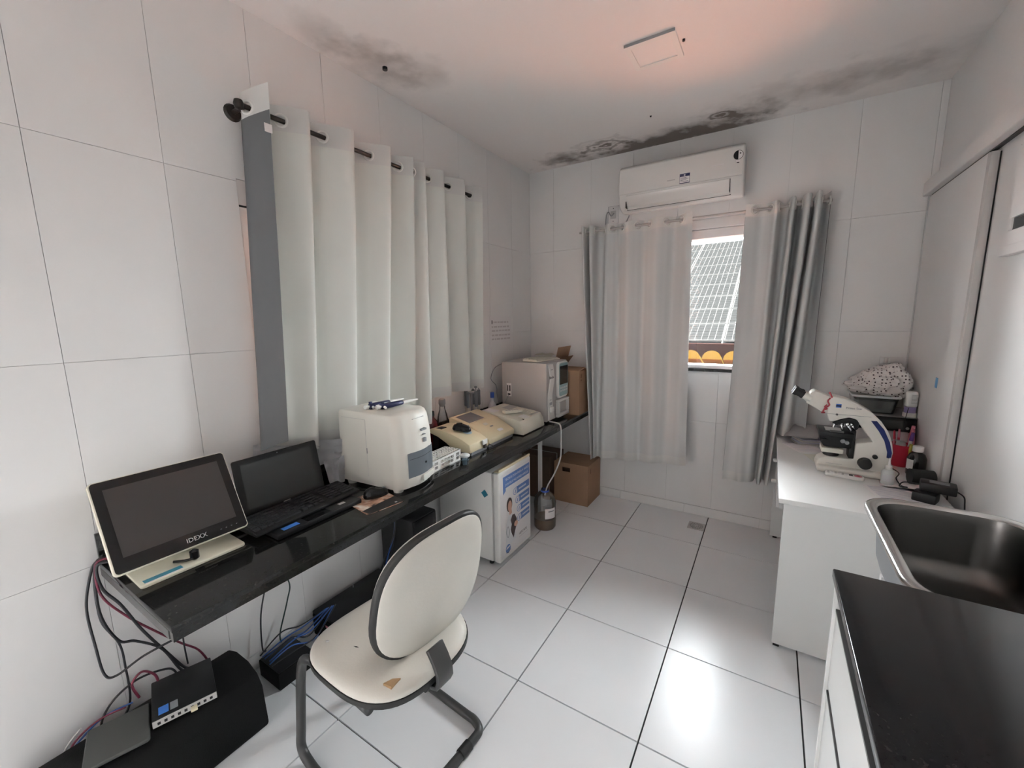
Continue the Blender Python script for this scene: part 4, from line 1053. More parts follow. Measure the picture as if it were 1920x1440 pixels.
o = MB().prism([(.392, .462), (.416, .434), (.442, .456), (.418, .486)], 'y', fy0-.0012, fy0-.0002).build('sticker', 'teal', t)
rebase(t, (.28, -1.14, 0))

# jug with waste hose
t = thing('waste_jug', 'clear jug of murky brown liquid with a blue neck beside the fridge', 'jug', (.515, -.735, 0))
MB().lathe([(.070, 0), (.078, .012), (.080, .06), (.078, .14), (.080, .19), (.070, .235), (.045, .262), (.026, .272), (.025, .292)], n=30, cap=False).build('jug_wall', 'clear', t, True)
MB().lathe([(.069, .001), (.0765, .014), (.0785, .058), (.0775, .078)], n=28).build('liquid', 'liquid', t, True)
MB().lathe([(.029, .270), (.031, .276), (.029, .284)], n=20, cap=False).build('neck_ring', 'blue', t, True)
def jl(u, v):
    a = math.radians(-62 + 58*u); return (.0812*math.cos(a), .0812*math.sin(a), .095 + .075*v)
MB().grid(jl, 8, 2).build('label', 'paper', t, True)
def jl2(u, v):
    a = math.radians(-45 + 34*u); return (.0818*math.cos(a), .0818*math.sin(a), .145 + .008*v)
MB().grid(jl2, 6, 1).build('label_print', 'grey', t)
cable('waste_hose', 'white hose running from the grey analyzer over the desk edge into the jug', [(.478, -.585, DH+.012), (.545, -.60, DH+.013), (.575, -.608, DH+.002), (.586, -.615, .68), (.588, -.62, .60), (.588, -.63, .50), (.565, -.67, .40), (.53, -.72, .31), (.515, -.735, .24)], .0055, 'hose', 'hose')

# ------------------------------------------------------------------ visitor chair
t = thing('office_chair', 'worn cream vinyl cantilever chair with black edging facing the desk', 'chair', (.80, -2.405, 0), math.radians(-5))
def cushion(shape, th0, th1, bulge, n=40):
    """superellipse slab; returns rings from bottom to top in local u,v,w"""
    out = []
    for (s, w) in ((.90, th0), (.985, th0+.004), (1.0, th0+.010)): out.append((s, w))
    for k in range(0, 9):
        a = PI/2*k/8; out.append((.12 + .88*math.cos(a)**.45 if k < 8 else .12, th0+.010 + (th1-th0)*math.sin(a)))
    return out
def sup(a, rx, ry, e=2.9):
    c, s = math.cos(a), math.sin(a); return rx*math.copysign(abs(c)**(2/e), c), ry*math.copysign(abs(s)**(2/e), s)
n = 56
def seat_ring(s, w, dz=0):
    r = []
    for k in range(n):
        u, v = sup(2*PI*k/n, .232*s, .225*s)
        v *= 1 + .04*(u/.232)*-1
        r.append((u, v, w + .006*(v/.22)**2 - .012*max(0, -u/.23)**2))
    return r
MB().rings([seat_ring(s, w) for s, w in cushion(0, .432, .470, 0)]).build('seat', 'vinyl', t, True, 60)
MB().rings([seat_ring(.97, .420), seat_ring(1.012, .423), seat_ring(1.018, .430), seat_ring(1.012, .440), seat_ring(.97, .441)]).build('seat_edging', 'rubber', t, True, 60)
# backrest: plane tilted, facing -x; local plane y (width) / z (height)
bt = math.radians(10)
BM_ = Matrix.Translation((.170, .070, .676)) @ Matrix.Rotation(bt, 4, 'Y')
def back_ring(s, w):
    r = []
    for k in range(n):
        y, z = sup(2*PI*k/n, .224*s, .217*s, 2.7)
        y *= 1 - .05*(z/.2)
        r.append((-w - .030*(y/.22)**2, y, z))
    return r
for nm, m, rg in (('backrest', 'vinyl', [back_ring(s, w) for s, w in cushion(0, .0, .034, 0)]),
                  ('backrest_edging', 'rubber', [back_ring(.97, -.012), back_ring(1.014, -.009), back_ring(1.022, 0), back_ring(1.014, .010), back_ring(.97, .011)]),
                  ('back_panel', 'vinyl', [back_ring(s, -w) for s, w in ((.985, .004), (.985, .010), (.96, .015), (.8, .0185), (.4, .021), (.1, .022))])):
    o = MB().rings(rg).build(nm, m, t, True, 60); o.data.transform(BM_)
# support bracket from seat to back
MB().prism([(.09, .398), (.225, .398), (.252, .408), (.264, .432), (.262, .465), (.247, .495), (.222, .53), (.209, .52), (.234, .487), (.248, .46), (.250, .435), (.243, .420), (.222, .412), (.09, .412)], 'y', -.034, .026).bevel(.003, 2, 40).build('back_bracket', 'tubegrey', t, True)
MB().cyl((.205, -.045, .405), (.205, .037, .405), .016, n=14).build('bracket_joint', 'rubber', t, True)
path = [(.14, .185, .408), (-.10, .19, .408), (-.19, .195, .40), (-.235, .20, .345), (-.25, .215, .12), (-.245, .222, .045), (-.19, .222, .017), (-.10, .222, .016), (.10, .222, .016), (.155, .222, .016), (.192, .205, .016), (.2, .165, .016), (.2, 0, .016), (.2, -.165, .016), (.192, -.205, .016), (.155, -.222, .016), (.10, -.222, .016), (-.10, -.222, .016), (-.19, -.222, .017), (-.245, -.222, .045), (-.25, -.215, .12), (-.235, -.20, .345), (-.19, -.195, .40), (-.10, -.19, .408), (.14, -.185, .408)]
MB().tube(path, .0155, 12, 8).build('frame', 'tubegrey', t, True, 180)
MB().cyl((.2, .145, .016), (.2, .10, .016), .019, n=14).build('frame_sleeve', 'rubber', t, True)
for sy in (-1, 1): bx('cross_plate', 'tubegrey', t, -.06 + .10*(sy > 0), -.02 + .10*(sy > 0), -.19, .19, .405, .422)
# tears in the vinyl
def seat_z(u, v):
    return .482
for (u, v, l, a, m) in ((-.10, .04, .022, .4, 'rubber'), (-.13, .115, .012, .2, 'lgrey'), (-.02, -.12, .02, .3, 'rubber'), (-.12, -.16, .012, .5, 'lgrey')):
    mm = Matrix.Translation((u, v, .4795)) @ Matrix.Rotation(a, 4, 'Z')
    o = MB().prism([(-l/2, 0), (0, -.0025), (l/2, 0), (0, .0022)], 'z', -.004, .0022).build('vinyl_tear', m, t); o.data.transform(mm)
o = MB().prism([(-.012, -.022), (.014, -.014), (.012, .020), (-.004, .004)], 'z', -.014, .004).build('torn_patch', 'foam', t); o.data.transform(Matrix.Translation((.172, -.128, .4735)) @ Matrix.Rotation(math.radians(6), 4, 'Y')); o['label'] = 'brown exposed foam patch'

# ------------------------------------------------------------------ things on the floor at the left
t = thing('speaker_cabinet', 'black carpeted speaker box lying on the floor below the near end of the desk', 'speaker')
MB().prism([(.045, 0), (.305, 0), (.315, .02), (.300, .165), (.27, .205), (.21, .228), (.12, .228), (.055, .205), (.045, .18)], 'y', -3.16, -2.60).bevel(.006, 2, 25).build('cabinet', 'matte', t, True, 25)
for y in (-3.12, -2.64): bx('corner_foot', 'rubber', t, .06, .30, y-.01, y+.01, .0, .004)
rebase(t, (.18, -2.88, 0))
t = thing('mini_computer', 'flat black mini computer with a silver port side lying on the speaker box', 'computer', (.168, -2.79, .2285), math.radians(-17))
bx('case', 'black', t, -.098, .096, -.085, .085, 0, .026, .003)
po_ = bx('port_side', 'lgrey', t, .094, .098, -.084, .084, .002, .024)
for k in range(9): bx('port', 'black', po_, .0972, .0988, -.072 + .017*k, -.064 + .017*k, .008, .017)
bx('badge', 'bluesticker', t, .045, .080, -.068, -.042, .0258, .0266); bx('badge', 'grey', t, .045, .080, -.038, -.018, .0258, .0266)
bx('usb_stick', 'cream', t, .098, .118, .012, .030, .008, .016, .002)
t = thing('device_lid', 'flat dark grey panel lying on the near end of the speaker box', 'panel', (.175, -2.965, .2285), math.radians(-17))
MB().prism(rrect(.165, .15, .008, 3), 'z', 0, .012).bevel(.003, 1).build('panel', mat('dark_grey_lid', (.06, .063, .06), .55), t, True)
bx('panel_foot', 'rubber', t, .02, .05, -.074, -.070, .001, .010)
t = thing('battery_backup', 'low black metal box on the floor against the wall behind the chair', 'computer')
bx('case', 'black', t, .03, .215, -2.235, -1.835, .0, .125, .004)
bx('front_plate', 'matte', t, .04, .205, -2.240, -2.233, .012, .115); bx('vent_clip', 'grey', t, .05, .054, -2.02, -2.016, .120, .138); bx('red_badge', 'pink', t, .14, .16, -2.2415, -2.2395, .085, .095)
rebase(t, (.12, -2.0, 0))
t = thing('power_strip_box', 'small black floor box under tangled blue cables between speaker and chair', 'box')
bx('case', 'matte', t, .05, .205, -2.50, -2.345, 0, .075, .005); bx('cover', 'black', t, .055, .20, -2.495, -2.35, .0745, .079, .002)
rebase(t, (.13, -2.42, 0))
t = thing('computer_tower', 'black computer tower standing under the desk behind the chair', 'computer')
bx('case', 'black', t, .05, .295, -1.815, -1.635, .01, .46, .005); bx('front_panel', 'blackgloss', t, .294, .303, -1.81, -1.64, .02, .455, .003)
for y in (-1.79, -1.66): bx('foot', 'rubber', t, .06, .28, y-.012, y+.012, 0, .012)
rebase(t, (.17, -1.72, 0))
# cables
CG = 'black cables hanging behind the near desk end'
cable('power_cable', 'thick black cable hanging lowest in a right angle at the near desk end', [(.05, -2.885, .752), (.03, -2.918, .75), (.025, -2.94, .69), (.02, -2.955, .60), (.025, -2.952, .47), (.03, -2.945, .365), (.04, -2.92, .345), (.06, -2.85, .375), (.10, -2.76, .40)], .004, 'cblack', group=CG)
cable('power_cable', 'black cable with a wide round loop near the floor at the near desk end', [(.06, -2.885, .752), (.04, -2.918, .748), (.03, -2.928, .66), (.03, -2.93, .55), (.035, -2.90, .45), (.035, -2.895, .36), (.035, -2.90, .22), (.035, -2.945, .165), (.035, -2.975, .20), (.035, -2.94, .26), (.04, -2.87, .29), (.05, -2.79, .27), (.06, -2.77, .23)], .0035, 'cblack', group=CG)
cable('power_cable', 'black cable crossing diagonally from the near desk end to the mini computer', [(.07, -2.885, .752), (.05, -2.92, .745), (.04, -2.915, .66), (.04, -2.88, .58), (.04, -2.84, .46), (.05, -2.79, .34), (.06, -2.75, .25), (.07, -2.73, .235)], .0045, 'cblack', group=CG)
cable('power_cable', 'black cable bending outward below the near desk end', [(.045, -2.885, .756), (.035, -2.92, .745), (.03, -2.93, .58), (.035, -2.90, .46), (.04, -2.86, .43), (.05, -2.80, .36), (.06, -2.765, .26), (.07, -2.75, .235)], .0045, 'cblack', group=CG)
cable('data_cable', 'maroon cable running from the near desk end behind the speaker box', [(.055, -2.885, .758), (.045, -2.92, .75), (.035, -2.92, .64), (.035, -2.87, .53), (.04, -2.80, .42), (.035, -2.74, .33), (.030, -2.69, .26), (.024, -2.66, .17), (.022, -2.65, .08)], .0038, 'cred')
cable('data_cable', 'maroon cable loop rising behind the dark grey panel', [(.06, -2.88, .235), (.05, -2.89, .29), (.05, -2.86, .315), (.055, -2.83, .28), (.06, -2.825, .235)], .004, 'cred')
cable('power_cable', 'thin black cable hanging under the desk toward the mini computer', [(.12, -2.74, .68), (.10, -2.74, .52), (.08, -2.745, .38), (.07, -2.74, .26)], .003, 'cblack')
cable('network_cable', 'dark wall cable on the left below the laptop', [(.03, -2.39, .69), (.012, -2.39, .55), (.012, -2.41, .40), (.02, -2.455, .25), (.03, -2.47, .10), (.04, -2.46, .085)], .0032, 'cblack')
cable('network_cable', 'dark green wall cable crossing below the laptop', [(.03, -2.36, .69), (.012, -2.385, .55), (.012, -2.37, .45), (.015, -2.32, .32), (.02, -2.34, .24), (.03, -2.39, .12), (.05, -2.40, .085)], .0032, mat('cable_dark_green', (.01, .035, .03), .5))
random.seed(11)
for k in range(7):
    a = (.06+.016*k, -2.50 + .01*random.random(), .095); e = (.08+.015*k, -2.20, .13+.01*k)
    m1 = (.07+.02*k, -2.42+.03*random.random(), .12+.03*random.random()); m2_ = (.08+.02*k, -2.32, .10+.06*random.random())
    cable('network_cable', ('blue' if k % 3 else 'black') + ' cable in the tangle over the small floor box', [a, m1, m2_, e], .0032, 'cblue' if k % 3 else 'cblack', group='tangled cables on the floor box')
for k in range(3):
    y = -1.83 - .02*k
    cable('power_cable', ('blue' if k == 1 else 'black') + ' cable hanging beside the computer tower under the desk', [(.20+.03*k, y, .69), (.19+.03*k, y-.01, .55), (.17+.02*k, y+.01, .40), (.14, y, .25), (.10, y-.01, .135)], .004, 'cblack' if k != 1 else 'cblue', group='cables beside the computer tower')
for k, (p, m) in enumerate((([(.04, -3.02, .235), (.025, -3.06, .18), (.02, -3.08, .08), (.03, -3.1, .012)], 'lgrey'), ([(.08, -2.92, .245), (.05, -2.98, .235), (.04, -3.04, .20), (.03, -3.07, .12)], 'cred'), ([(.07, -2.90, .24), (.03, -2.97, .22), (.03, -3.05, .17), (.02, -3.09, .10)], 'cblue'))):
    cable('thin_wire', ('thin grey wire', 'thin maroon wire', 'thin blue wire')[k] + ' curling down behind the dark grey panel', p, .003, m)
# ------------------------------------------------------------------ white bench on the right
BH = .712
t = thing('white_bench', 'white laminate bench with drawers along the right wall holding the microscope', 'bench')
bx('top', 'white', t, 1.897, 2.50, -1.200, -.006, BH-.022, BH, .002)
bx('side_panel', 'white', t, 1.918, 2.49, -1.190, -1.172, .012, BH-.022); bx('side_panel', 'white', t, 1.905, 2.49, -.098, -.080, .012, BH-.022)
bx('back_panel', 'white', t, 2.472, 2.49, -1.172, -.098, .10, BH-.022)
for y in (-1.181, -.089):
    for x in (1.935, 2.47): bx('foot', 'black', t, x-.012, x+.012, y-.008, y+.008, 0, .013)
dc = bx('drawer_case', 'white', t, 1.925, 2.45, -.60, -.098, .42, BH-.022)
for k in range(2):
    z = .425 + .132*k; d = bx('drawer', 'white', t, 1.908, 1.925, -.598, -.100, z, z+.127, .002)
    bx('handle', 'whitep', d, 1.884, 1.908, -.36, -.33, z+.055, z+.07, .003)
rebase(t, (2.2, -.6, 0))
o = MB().box(1.872, 1.884, -.152, -.136, .60, .63); o.cyl((1.878, -.144, .63), (1.878, -.144, .645), .006, n=8); o = o.build('curtain_clip', 'black', None); pub(origin_to(o, (1.878, -.144, .6)), 'small black clip on the curtain edge at the end of the bench', 'clip')

# ------------------------------------------------------------------ microscope (side view plane x-z, thickness in y)
MYC = -.655
t = thing('microscope', 'white laboratory microscope with dark blue stripe on the bench', 'microscope')
ARM = [(2.086, 1.093), (2.106, 1.095), (2.15, 1.086), (2.202, 1.063), (2.259, 1.025), (2.295, .986), (2.323, .941), (2.342, .889), (2.349, .841), (2.345, .797), (2.330, .765), (2.322, .72), (2.296, .714), (2.181, .714), (2.064, .714), (2.060, .747), (2.066, .766), (2.096, .786), (2.149, .786), (2.193, .786), (2.206, .792), (2.207, .869), (2.272, .884), (2.249, .914), (2.230, .945), (2.211, .970), (2.201, .986), (2.175, .994), (2.141, .982), (2.108, .964), (2.097, .968), (2.084, 1.007)]
MB().prism(ARM, 'y', MYC-.045, MYC+.045).bevel(.007, 3, 35).build('stand', 'offwhite', t, True, 40)
bx('base_foot', 'offwhite', t, 2.062, 2.32, MYC-.085, MYC+.085, BH+.001, BH+.030, .012, 3)
bx('seam', 'grey', t, 2.085, 2.255, MYC-.0458, MYC-.044, 1.0055, 1.007)
HEAD = [(2.012, 1.107), (2.029, 1.116), (2.095, 1.089), (2.088, 1.004), (2.061, 1.015), (1.994, 1.052), (2.004, 1.084)]
MB().prism(HEAD, 'y', MYC-.042, MYC+.042).bevel(.005, 2, 30).build('binocular_head', 'offwhite', t, True, 40)
ed = Vector((-.42, 0, .22)).normalized()
for sy in (-1, 1):
    p0 = Vector((2.015, MYC + sy*.031, 1.072))
    e = MB().cyl(p0, p0+ed*.036, .0185, .0175, 20).build('eyepiece_tube', 'offwhite', t, True)
    q = p0+ed*.036
    b = MB(); b.cyl(q, q+ed*.012, .0195, n=20); b.cyl(q+ed*.012, q+ed*.030, .0175, n=20); b.cyl(q+ed*.030, q+ed*.048, .020, .021, 20); b.build('eyepiece', 'rubber', e, True)
# nosepiece, objectives
NOSE = [(2.108, .963), (2.141, .983), (2.175, .993), (2.203, .986), (2.214, .970), (2.212, .943), (2.200, .93), (2.190, .965), (2.150, .962), (2.126, .950)]
MB().prism(NOSE, 'y', MYC-.047, MYC+.03).bevel(.003, 1).build('nosepiece', 'black', t, True)
for k, (x, dx, y) in enumerate(((2.125, -.006, .0), (2.145, .006, -.022), (2.165, .018, -.032), (2.182, .022, -.02))):
    b = MB(); b.cyl((x, MYC+y-.012, .965), (x+dx*.5, MYC+y-.014, .948), .0095, n=14); b.cyl((x+dx*.5, MYC+y-.014, .948), (x+dx, MYC+y-.016, .932), .007, .005, 14); b.build('objective', 'chrome', t, True)
    MB().cyl((x+dx*.25, MYC+y-.0130, .9565), (x+dx*.4, MYC+y-.0136, .9535), .0099, n=14).build('objective_band', 'black', t, True)
# stage and condenser
bx('stage', 'black', t, 2.058, 2.195, MYC-.085, MYC+.07, .902, .920, .002); bx('stage_slide', 'chrome', t, 2.085, 2.15, MYC-.055, MYC+.03, .920, .923)
bx('stage_clip', 'steel', t, 2.10, 2.155, MYC-.075, MYC-.068, .920, .930)
MB().prism([(2.062, .902), (2.195, .902), (2.195, .84), (2.085, .838), (2.070, .86)], 'y', MYC-.05, MYC+.045).bevel(.003, 1).build('stage_carrier', 'black', t, True)
for x, z, r in ((2.085, .868, .013), (2.155, .878, .010), (2.172, .872, .009)): MB().cyl((x, MYC-.049, z), (x, MYC-.068, z), r, n=14).build('stage_knob', 'black' if r > .012 else 'grey', t, True)
bx('stage_rack', 'black', t, 2.186, 2.206, MYC-.047, MYC+.03, .790, .930, .002)
bx('condenser_block', 'cream2', t, 2.076, 2.164, MYC-.055, MYC+.04, .809, .832, .003)
MB().lathe([(.030, 0), (.034, .004), (.034, .018), (.028, .022)], (2.120, MYC-.005, .786), 24).build('field_ring', 'black', t, True)
MB().lathe([(.030, 0), (.032, .003), (.032, .010), (.028, .012)], (2.120, MYC-.005, .7985), 24).build('condenser_ring', 'rubber', t, True)
# knobs, badge, blue stripe
for x, z, r, d in ((2.249, .777, .0275, .030), (2.285, .814, .0105, .012)):
    b = MB(); b.cyl((x, MYC-.044, z), (x, MYC-.044-d, z), r, r*.94, 26); b.build('focus_knob', 'rubber', t, True)
MB().cyl((2.124, MYC-.044, 1.005), (2.124, MYC-.049, 1.005), .005, n=12).build('clamp_screw', 'steel', t, True)
BL = [(2.255, .988), (2.277, .989), (2.307, .95), (2.332, .893), (2.3445, .841), (2.342, .813), (2.327, .816), (2.327, .843), (2.312, .896), (2.287, .942)]
MB().prism(BL, 'y', MYC-.0458, MYC-.043).build('blue_stripe', mat('stripe_blue', (.007, .018, .12), .35), t)
lg = bx('blue_badge', 'bluesticker', t, 2.117, 2.138, MYC-.0462, MYC-.0445, 1.040, 1.058); bx('badge_line', 'navy', lg, 2.117, 2.138, MYC-.0466, MYC-.0461, 1.045, 1.053)
text('model_lettering', 'Primo Star', .0145, 'grey', t, (2.156, MYC-.0460, 1.037), (1, 0, 0), (0, 0, 1), .0004)
bx('small_print', 'lgrey', t, 2.10, 2.165, MYC-.0458, MYC-.0448, .752, .754)
# red and white twine round the head
b = MB()
for k in range(3): b.tube([(2.092-.012*k, MYC-.048, 1.085-.035*k), (2.082-.010*k, MYC-.054, 1.07-.03*k), (2.090-.008*k, MYC-.050, 1.05-.02*k), (2.074-.004*k, MYC-.055, 1.035-.01*k), (2.066, MYC-.05, 1.012)], .0032, 6)
b.tube([(2.097, MYC-.05, 1.09), (2.092, MYC, 1.105), (2.097, MYC+.05, 1.09)], .004, 6)
b.build('red_twine', mat('red_twine', (.40, .05, .07), .8, var=.6, vscale=200), t, True)
rebase(t, (2.2, MYC, BH))

# ------------------------------------------------------------------ things on the bench
t = thing('remote_control', 'white remote control with a round red button lying in front of the microscope', 'remote', (2.168, -.772, BH), math.radians(-6))
MB().prism(rrect(.150, .042, .012, 4), 'z', 0, .016).bevel(.004, 2, 50).build('case', 'whitep', t, True)
for k in range(6): bx('button', 'paper' if k % 2 else 'lgrey', t, -.066 + .014*k, -.057 + .014*k, -.013, .013, .0155, .0175, .001)
bx('display', 'black', t, .018, .032, -.010, .010, .0155, .0168)
MB().lathe([(.015, .0155), (.015, .0172)], (.052, 0, 0), 18).build('round_button', 'pink', t, True); MB().lathe([(.006, .017), (.006, .0182)], (.052, 0, 0), 12).build('centre_button', 'red', t, True)
t = thing('dropper_bottle', 'small clear dropper bottle with a pointed white nozzle beside the microscope', 'bottle', (2.325, -.775, BH))
MB().lathe([(.022, 0), (.024, .004), (.024, .058), (.018, .068), (.011, .072)], n=20).build('bottle_wall', mat('cloudy_plastic', (.62, .63, .62), .3), t, True)
MB().lathe([(.013, .072), (.013, .086), (.006, .092), (.0025, .125)], n=16).build('nozzle', 'whitep', t, True)
def lb(u, v):
    a = math.radians(-150 + 120*u); return (.0244*math.cos(a), .0244*math.sin(a), .018 + .032*v)
MB().grid(lb, 8, 2).build('label', 'paperw', t, True)
t = thing('reagent_bottle', 'dark brown bottle with a white screw cap near the red cup', 'bottle', (2.465, -.565, BH))
MB().lathe([(.033, 0), (.036, .005), (.036, .085), (.028, .105), (.017, .113), (.017, .12)], n=24).build('bottle_wall', 'brownglass', t, True)
MB().lathe([(.0205, .118), (.0205, .142), (.018, .145)], n=22).build('cap', 'whitep', t, True)
def lb(u, v):
    a = math.radians(-175 + 55*u); return (.0365*math.cos(a), .0365*math.sin(a), .03 + .05*v)
MB().grid(lb, 6, 2).build('label', 'paper', t, True)
t = thing('pen_cup', 'red plastic cup holding markers and pens in front of the white box', 'cup', (2.435, -.43, BH))
MB().lathe([(.034, 0), (.036, .003), (.048, .115), (.046, .115), (.034, .006)], n=26).build('cup_wall', 'red', t, True)
for nm, lab, dx, dy, lx, ly, L1, m, mc in (('marker', 'pale grey marker leaning in the red cup', -.012, -.016, -.012, -.016, .128, 'lgrey', 'lgrey'), ('marker', 'yellow capped marker in the red cup', .016, -.022, .01, -.02, .115, 'yellow', 'yellow'), ('marker', 'purple tipped marker in the red cup', .020, .008, .018, .0, .165, 'paper', 'purple'), ('pen', 'pink pen in the left side of the red cup', -.022, .008, -.010, .012, .165, 'pink', 'red'), ('pen', 'red pen at the back of the red cup', -.008, .025, .0, .02, .17, 'red', 'pink')):
    p = thing(nm, lab, nm, (2.435+dx, -.43+dy, BH+.012), 0, 'markers in the red cup')
    d = Vector((lx, ly, L1)); MB().cyl((0, 0, 0), d*.74, .0075 if nm == 'marker' else .005, n=12).build('barrel', m, p, True); MB().cyl(d*.74, d, .0088 if nm == 'marker' else .0055, .007 if nm == 'marker' else .004, 12).build('cap', mc, p, True)
o = MB().lathe([(.001, -.020), (.016, -.014), (.021, 0), (.016, .014), (.001, .020)], n=18).build('cotton_ball', 'lgrey', None, True); o.location = (2.425, -.455, BH+.118); pub(o, 'pale round capped pot on the rim of the red cup', 'pot')
t = thing('pen_cup', 'pink glove bundle standing at the wall behind the dark bottle', 'gloves', (2.482, -.365, BH))
def gl(u, v):
    a = 2*PI*u; r = .021*(1+.35*mnoise.noise(Vector((math.cos(a)*2, math.sin(a)*2, v*4))))*(1.1-.5*v)
    return (r*.8*math.cos(a), r*1.5*math.sin(a), .165*v)
b = MB().grid(gl, 20, 14); b.build('body', 'pink', t, True, 180)
for k in range(4):
    MB().tube([(0, -.03+.02*k, .12), (-.004+.003*k, -.035+.024*k, .165), (-.008+.006*k, -.042+.026*k, .198+.006*(k % 2))], .0075, 8).build('finger', 'pink', t, True)
t.name = 'glove_bundle'
t = thing('tape_roll', 'black roll lying on its side on the bench below the dark bottle', 'roll', (2.452, -.715, BH+.036), math.radians(8))
MB().cyl((-.042, 0, 0), (.042, 0, 0), .035, n=26).build('roll', 'rubber', t, True); MB().cyl((.0421, 0, 0), (.046, 0, 0), .028, n=22).build('end_disc', 'whitep', t, True)
t = thing('power_adapter', 'black power adapter brick propped up near the sink', 'adapter', (2.462, -.905, BH+.040), math.radians(-12))
bx('case', 'black', t, -.058, .052, -.035, .035, 0, .038, .005); bx('rating_plate', 'grey', t, -.03, .03, -.018, .018, .0378, .0386)
t = thing('plug_block', 'black plug block under the power adapter', 'plug', (2.415, -.935, BH), math.radians(-25))
bx('case', 'black', t, -.035, .04, -.03, .035, 0, .040, .006); bx('foot', 'rubber', t, -.03, .03, -.026, .028, 0, .003)
cable('adapter_cable', 'thin black cable looping from the adapter towards the microscope', [(2.40, -.90, BH+.06), (2.36, -.87, BH+.05), (2.355, -.84, BH+.02), (2.385, -.82, BH+.012), (2.37, -.79, BH+.008), (2.36, -.75, BH+.025), (2.375, -.71, BH+.04), (2.345, -.67, BH+.055), (2.335, -.65, BH+.06)], .0026, 'cblack')
cable('adapter_cable', 'thin black cable dropping from the adapter behind the sink', [(2.512, -.92, BH+.055), (2.522, -.96, BH+.05), (2.515, -1.0, BH+.03), (2.50, -1.06, BH+.006)], .0026, 'cblack')
# papers
random.seed(5)
def flat_paper(label, cx, cy, w_, h_, rz, z, m='paper', lines=0, th=.0008, group=None):
    t = thing('paper_sheet', label, 'paper', (cx, cy, z), rz, group)
    bx('sheet', m, t, -w_/2, w_/2, -h_/2, h_/2, 0, th)
    for k in range(lines):
        y = -h_/2 + .02 + (h_-.04)*k/max(1, lines-1); bx('print_line', 'inkblue', t, -w_/2+.015, w_/2-.015-.02*random.random(), y-.002, y+.002, th-.0001, th+.0003)
    return t
flat_paper('blue printed form lying under the transparent bags', 2.02, -.30, .15, .21, .5, BH+.0003, 'paper', 9)
flat_paper('white sheet hanging at the front corner of the bench by the curtain', 1.965, -.16, .13, .16, .25, BH+.0003, 'paper', 5)
flat_paper('printed sheet with blue lines between microscope and sink', 2.335, -.90, .19, .17, .2, BH+.0003, 'paper', 10)
flat_paper('pinkish sheet under the dropper bottle', 2.385, -.76, .17, .16, -.1, BH+.0003, mat('pink_paper', (.76, .69, .69), .8), 0)
flat_paper('small yellow-white note under the microscope stage', 2.10, -.50, .12, .14, .3, BH+.0003, 'cream2', 0)
for k in range(4):
    t = thing('plastic_sleeve', 'clear plastic sleeve in the small stack behind the microscope', 'sleeve', (2.065+.006*k, -.19+.006*k, BH+.002+.008*k), .25+.07*k, 'stack of clear plastic sleeves')
    MB().prism(rrect(.17, .12, .01, 3), 'z', 0, .006).build('sleeve', 'inkblue' if k % 2 else 'lgrey', t, True)
sheet('paper_sheet', 'rumpled printed sheet propped on the plastic sleeves by the curtain', [(1.93, -.22, BH+.035), (2.10, -.26, BH+.045), (2.12, -.06, BH+.085), (1.985, -.04, BH+.075)], 'paper', 12, .012)
sheet('paper_sheet', 'rumpled printed sheet leaning behind the microscope stage', [(2.05, -.24, BH+.050), (2.19, -.26, BH+.05), (2.21, -.05, BH+.09), (2.07, -.05, BH+.085)], 'paper', 12, .012)
# stack in the corner: white box, black device, tub, cloth, dispenser
t = thing('paper_box', 'white paper box at the bottom of the corner stack behind the microscope', 'box')
bx('box', mat('pale_box', (.70, .66, .66), .7), t, 2.25, 2.495, -.33, -.03, BH, .868, .003); rebase(t, (2.37, -.18, BH))
t = thing('video_recorder', 'flat black electronic device stacked on the white paper box', 'device')
bx('case', 'black', t, 2.235, 2.500, -.345, -.02, .872, .946, .004); bx('front_panel', 'screen2', t, 2.245, 2.46, -.3475, -.344, .884, .930); MB().cyl((2.465, -.344, .893), (2.465, -.352, .893), .007, n=12).build('knob', 'lgrey', t, True)
for x in (2.25, 2.48):
    for y in (-.33, -.04): bx('foot', 'rubber', t, x-.008, x+.008, y-.008, y+.008, .868, .873)
rebase(t, (2.37, -.18, .868))
sheet('paper_sheet', 'white sheet lying on top of the flat black device', [(2.25, -.34, .948), (2.505, -.352, .948), (2.505, -.05, .948), (2.25, -.05, .948)], 'paperw', 6, .0006)
t = thing('plastic_tub', 'translucent plastic tub under the dotted cloth', 'tub')
b = MB(); ra = rrect(.165, .19, .025, 5); rb_ = rrect(.195, .22, .03, 5); rc_ = rrect(.21, .235, .03, 5)
cxy = (2.335, -.20)
R_ = lambda pts, z: [(cxy[0]+x, cxy[1]+y, z) for x, y in pts]
b.rings([R_(ra, .953), R_(rb_, 1.04)], False); b.bm.faces.new([v for v in b.bm.verts][:len(ra)][::-1]); b.build('tub_wall', 'cleart', t, True)
MB().rings([R_(rb_, 1.038), R_(rc_, 1.040), R_(rc_, 1.050), R_(rrect(.19, .215, .03, 5), 1.050)], False).build('rim', 'palegreen', t, True)
MB().rings([R_(rrect(.15, .17, .02, 5), .957), R_(rrect(.17, .19, .02, 5), 1.02)]).build('contents', 'lgrey', t, True)
rebase(t, (cxy[0], cxy[1], .953))
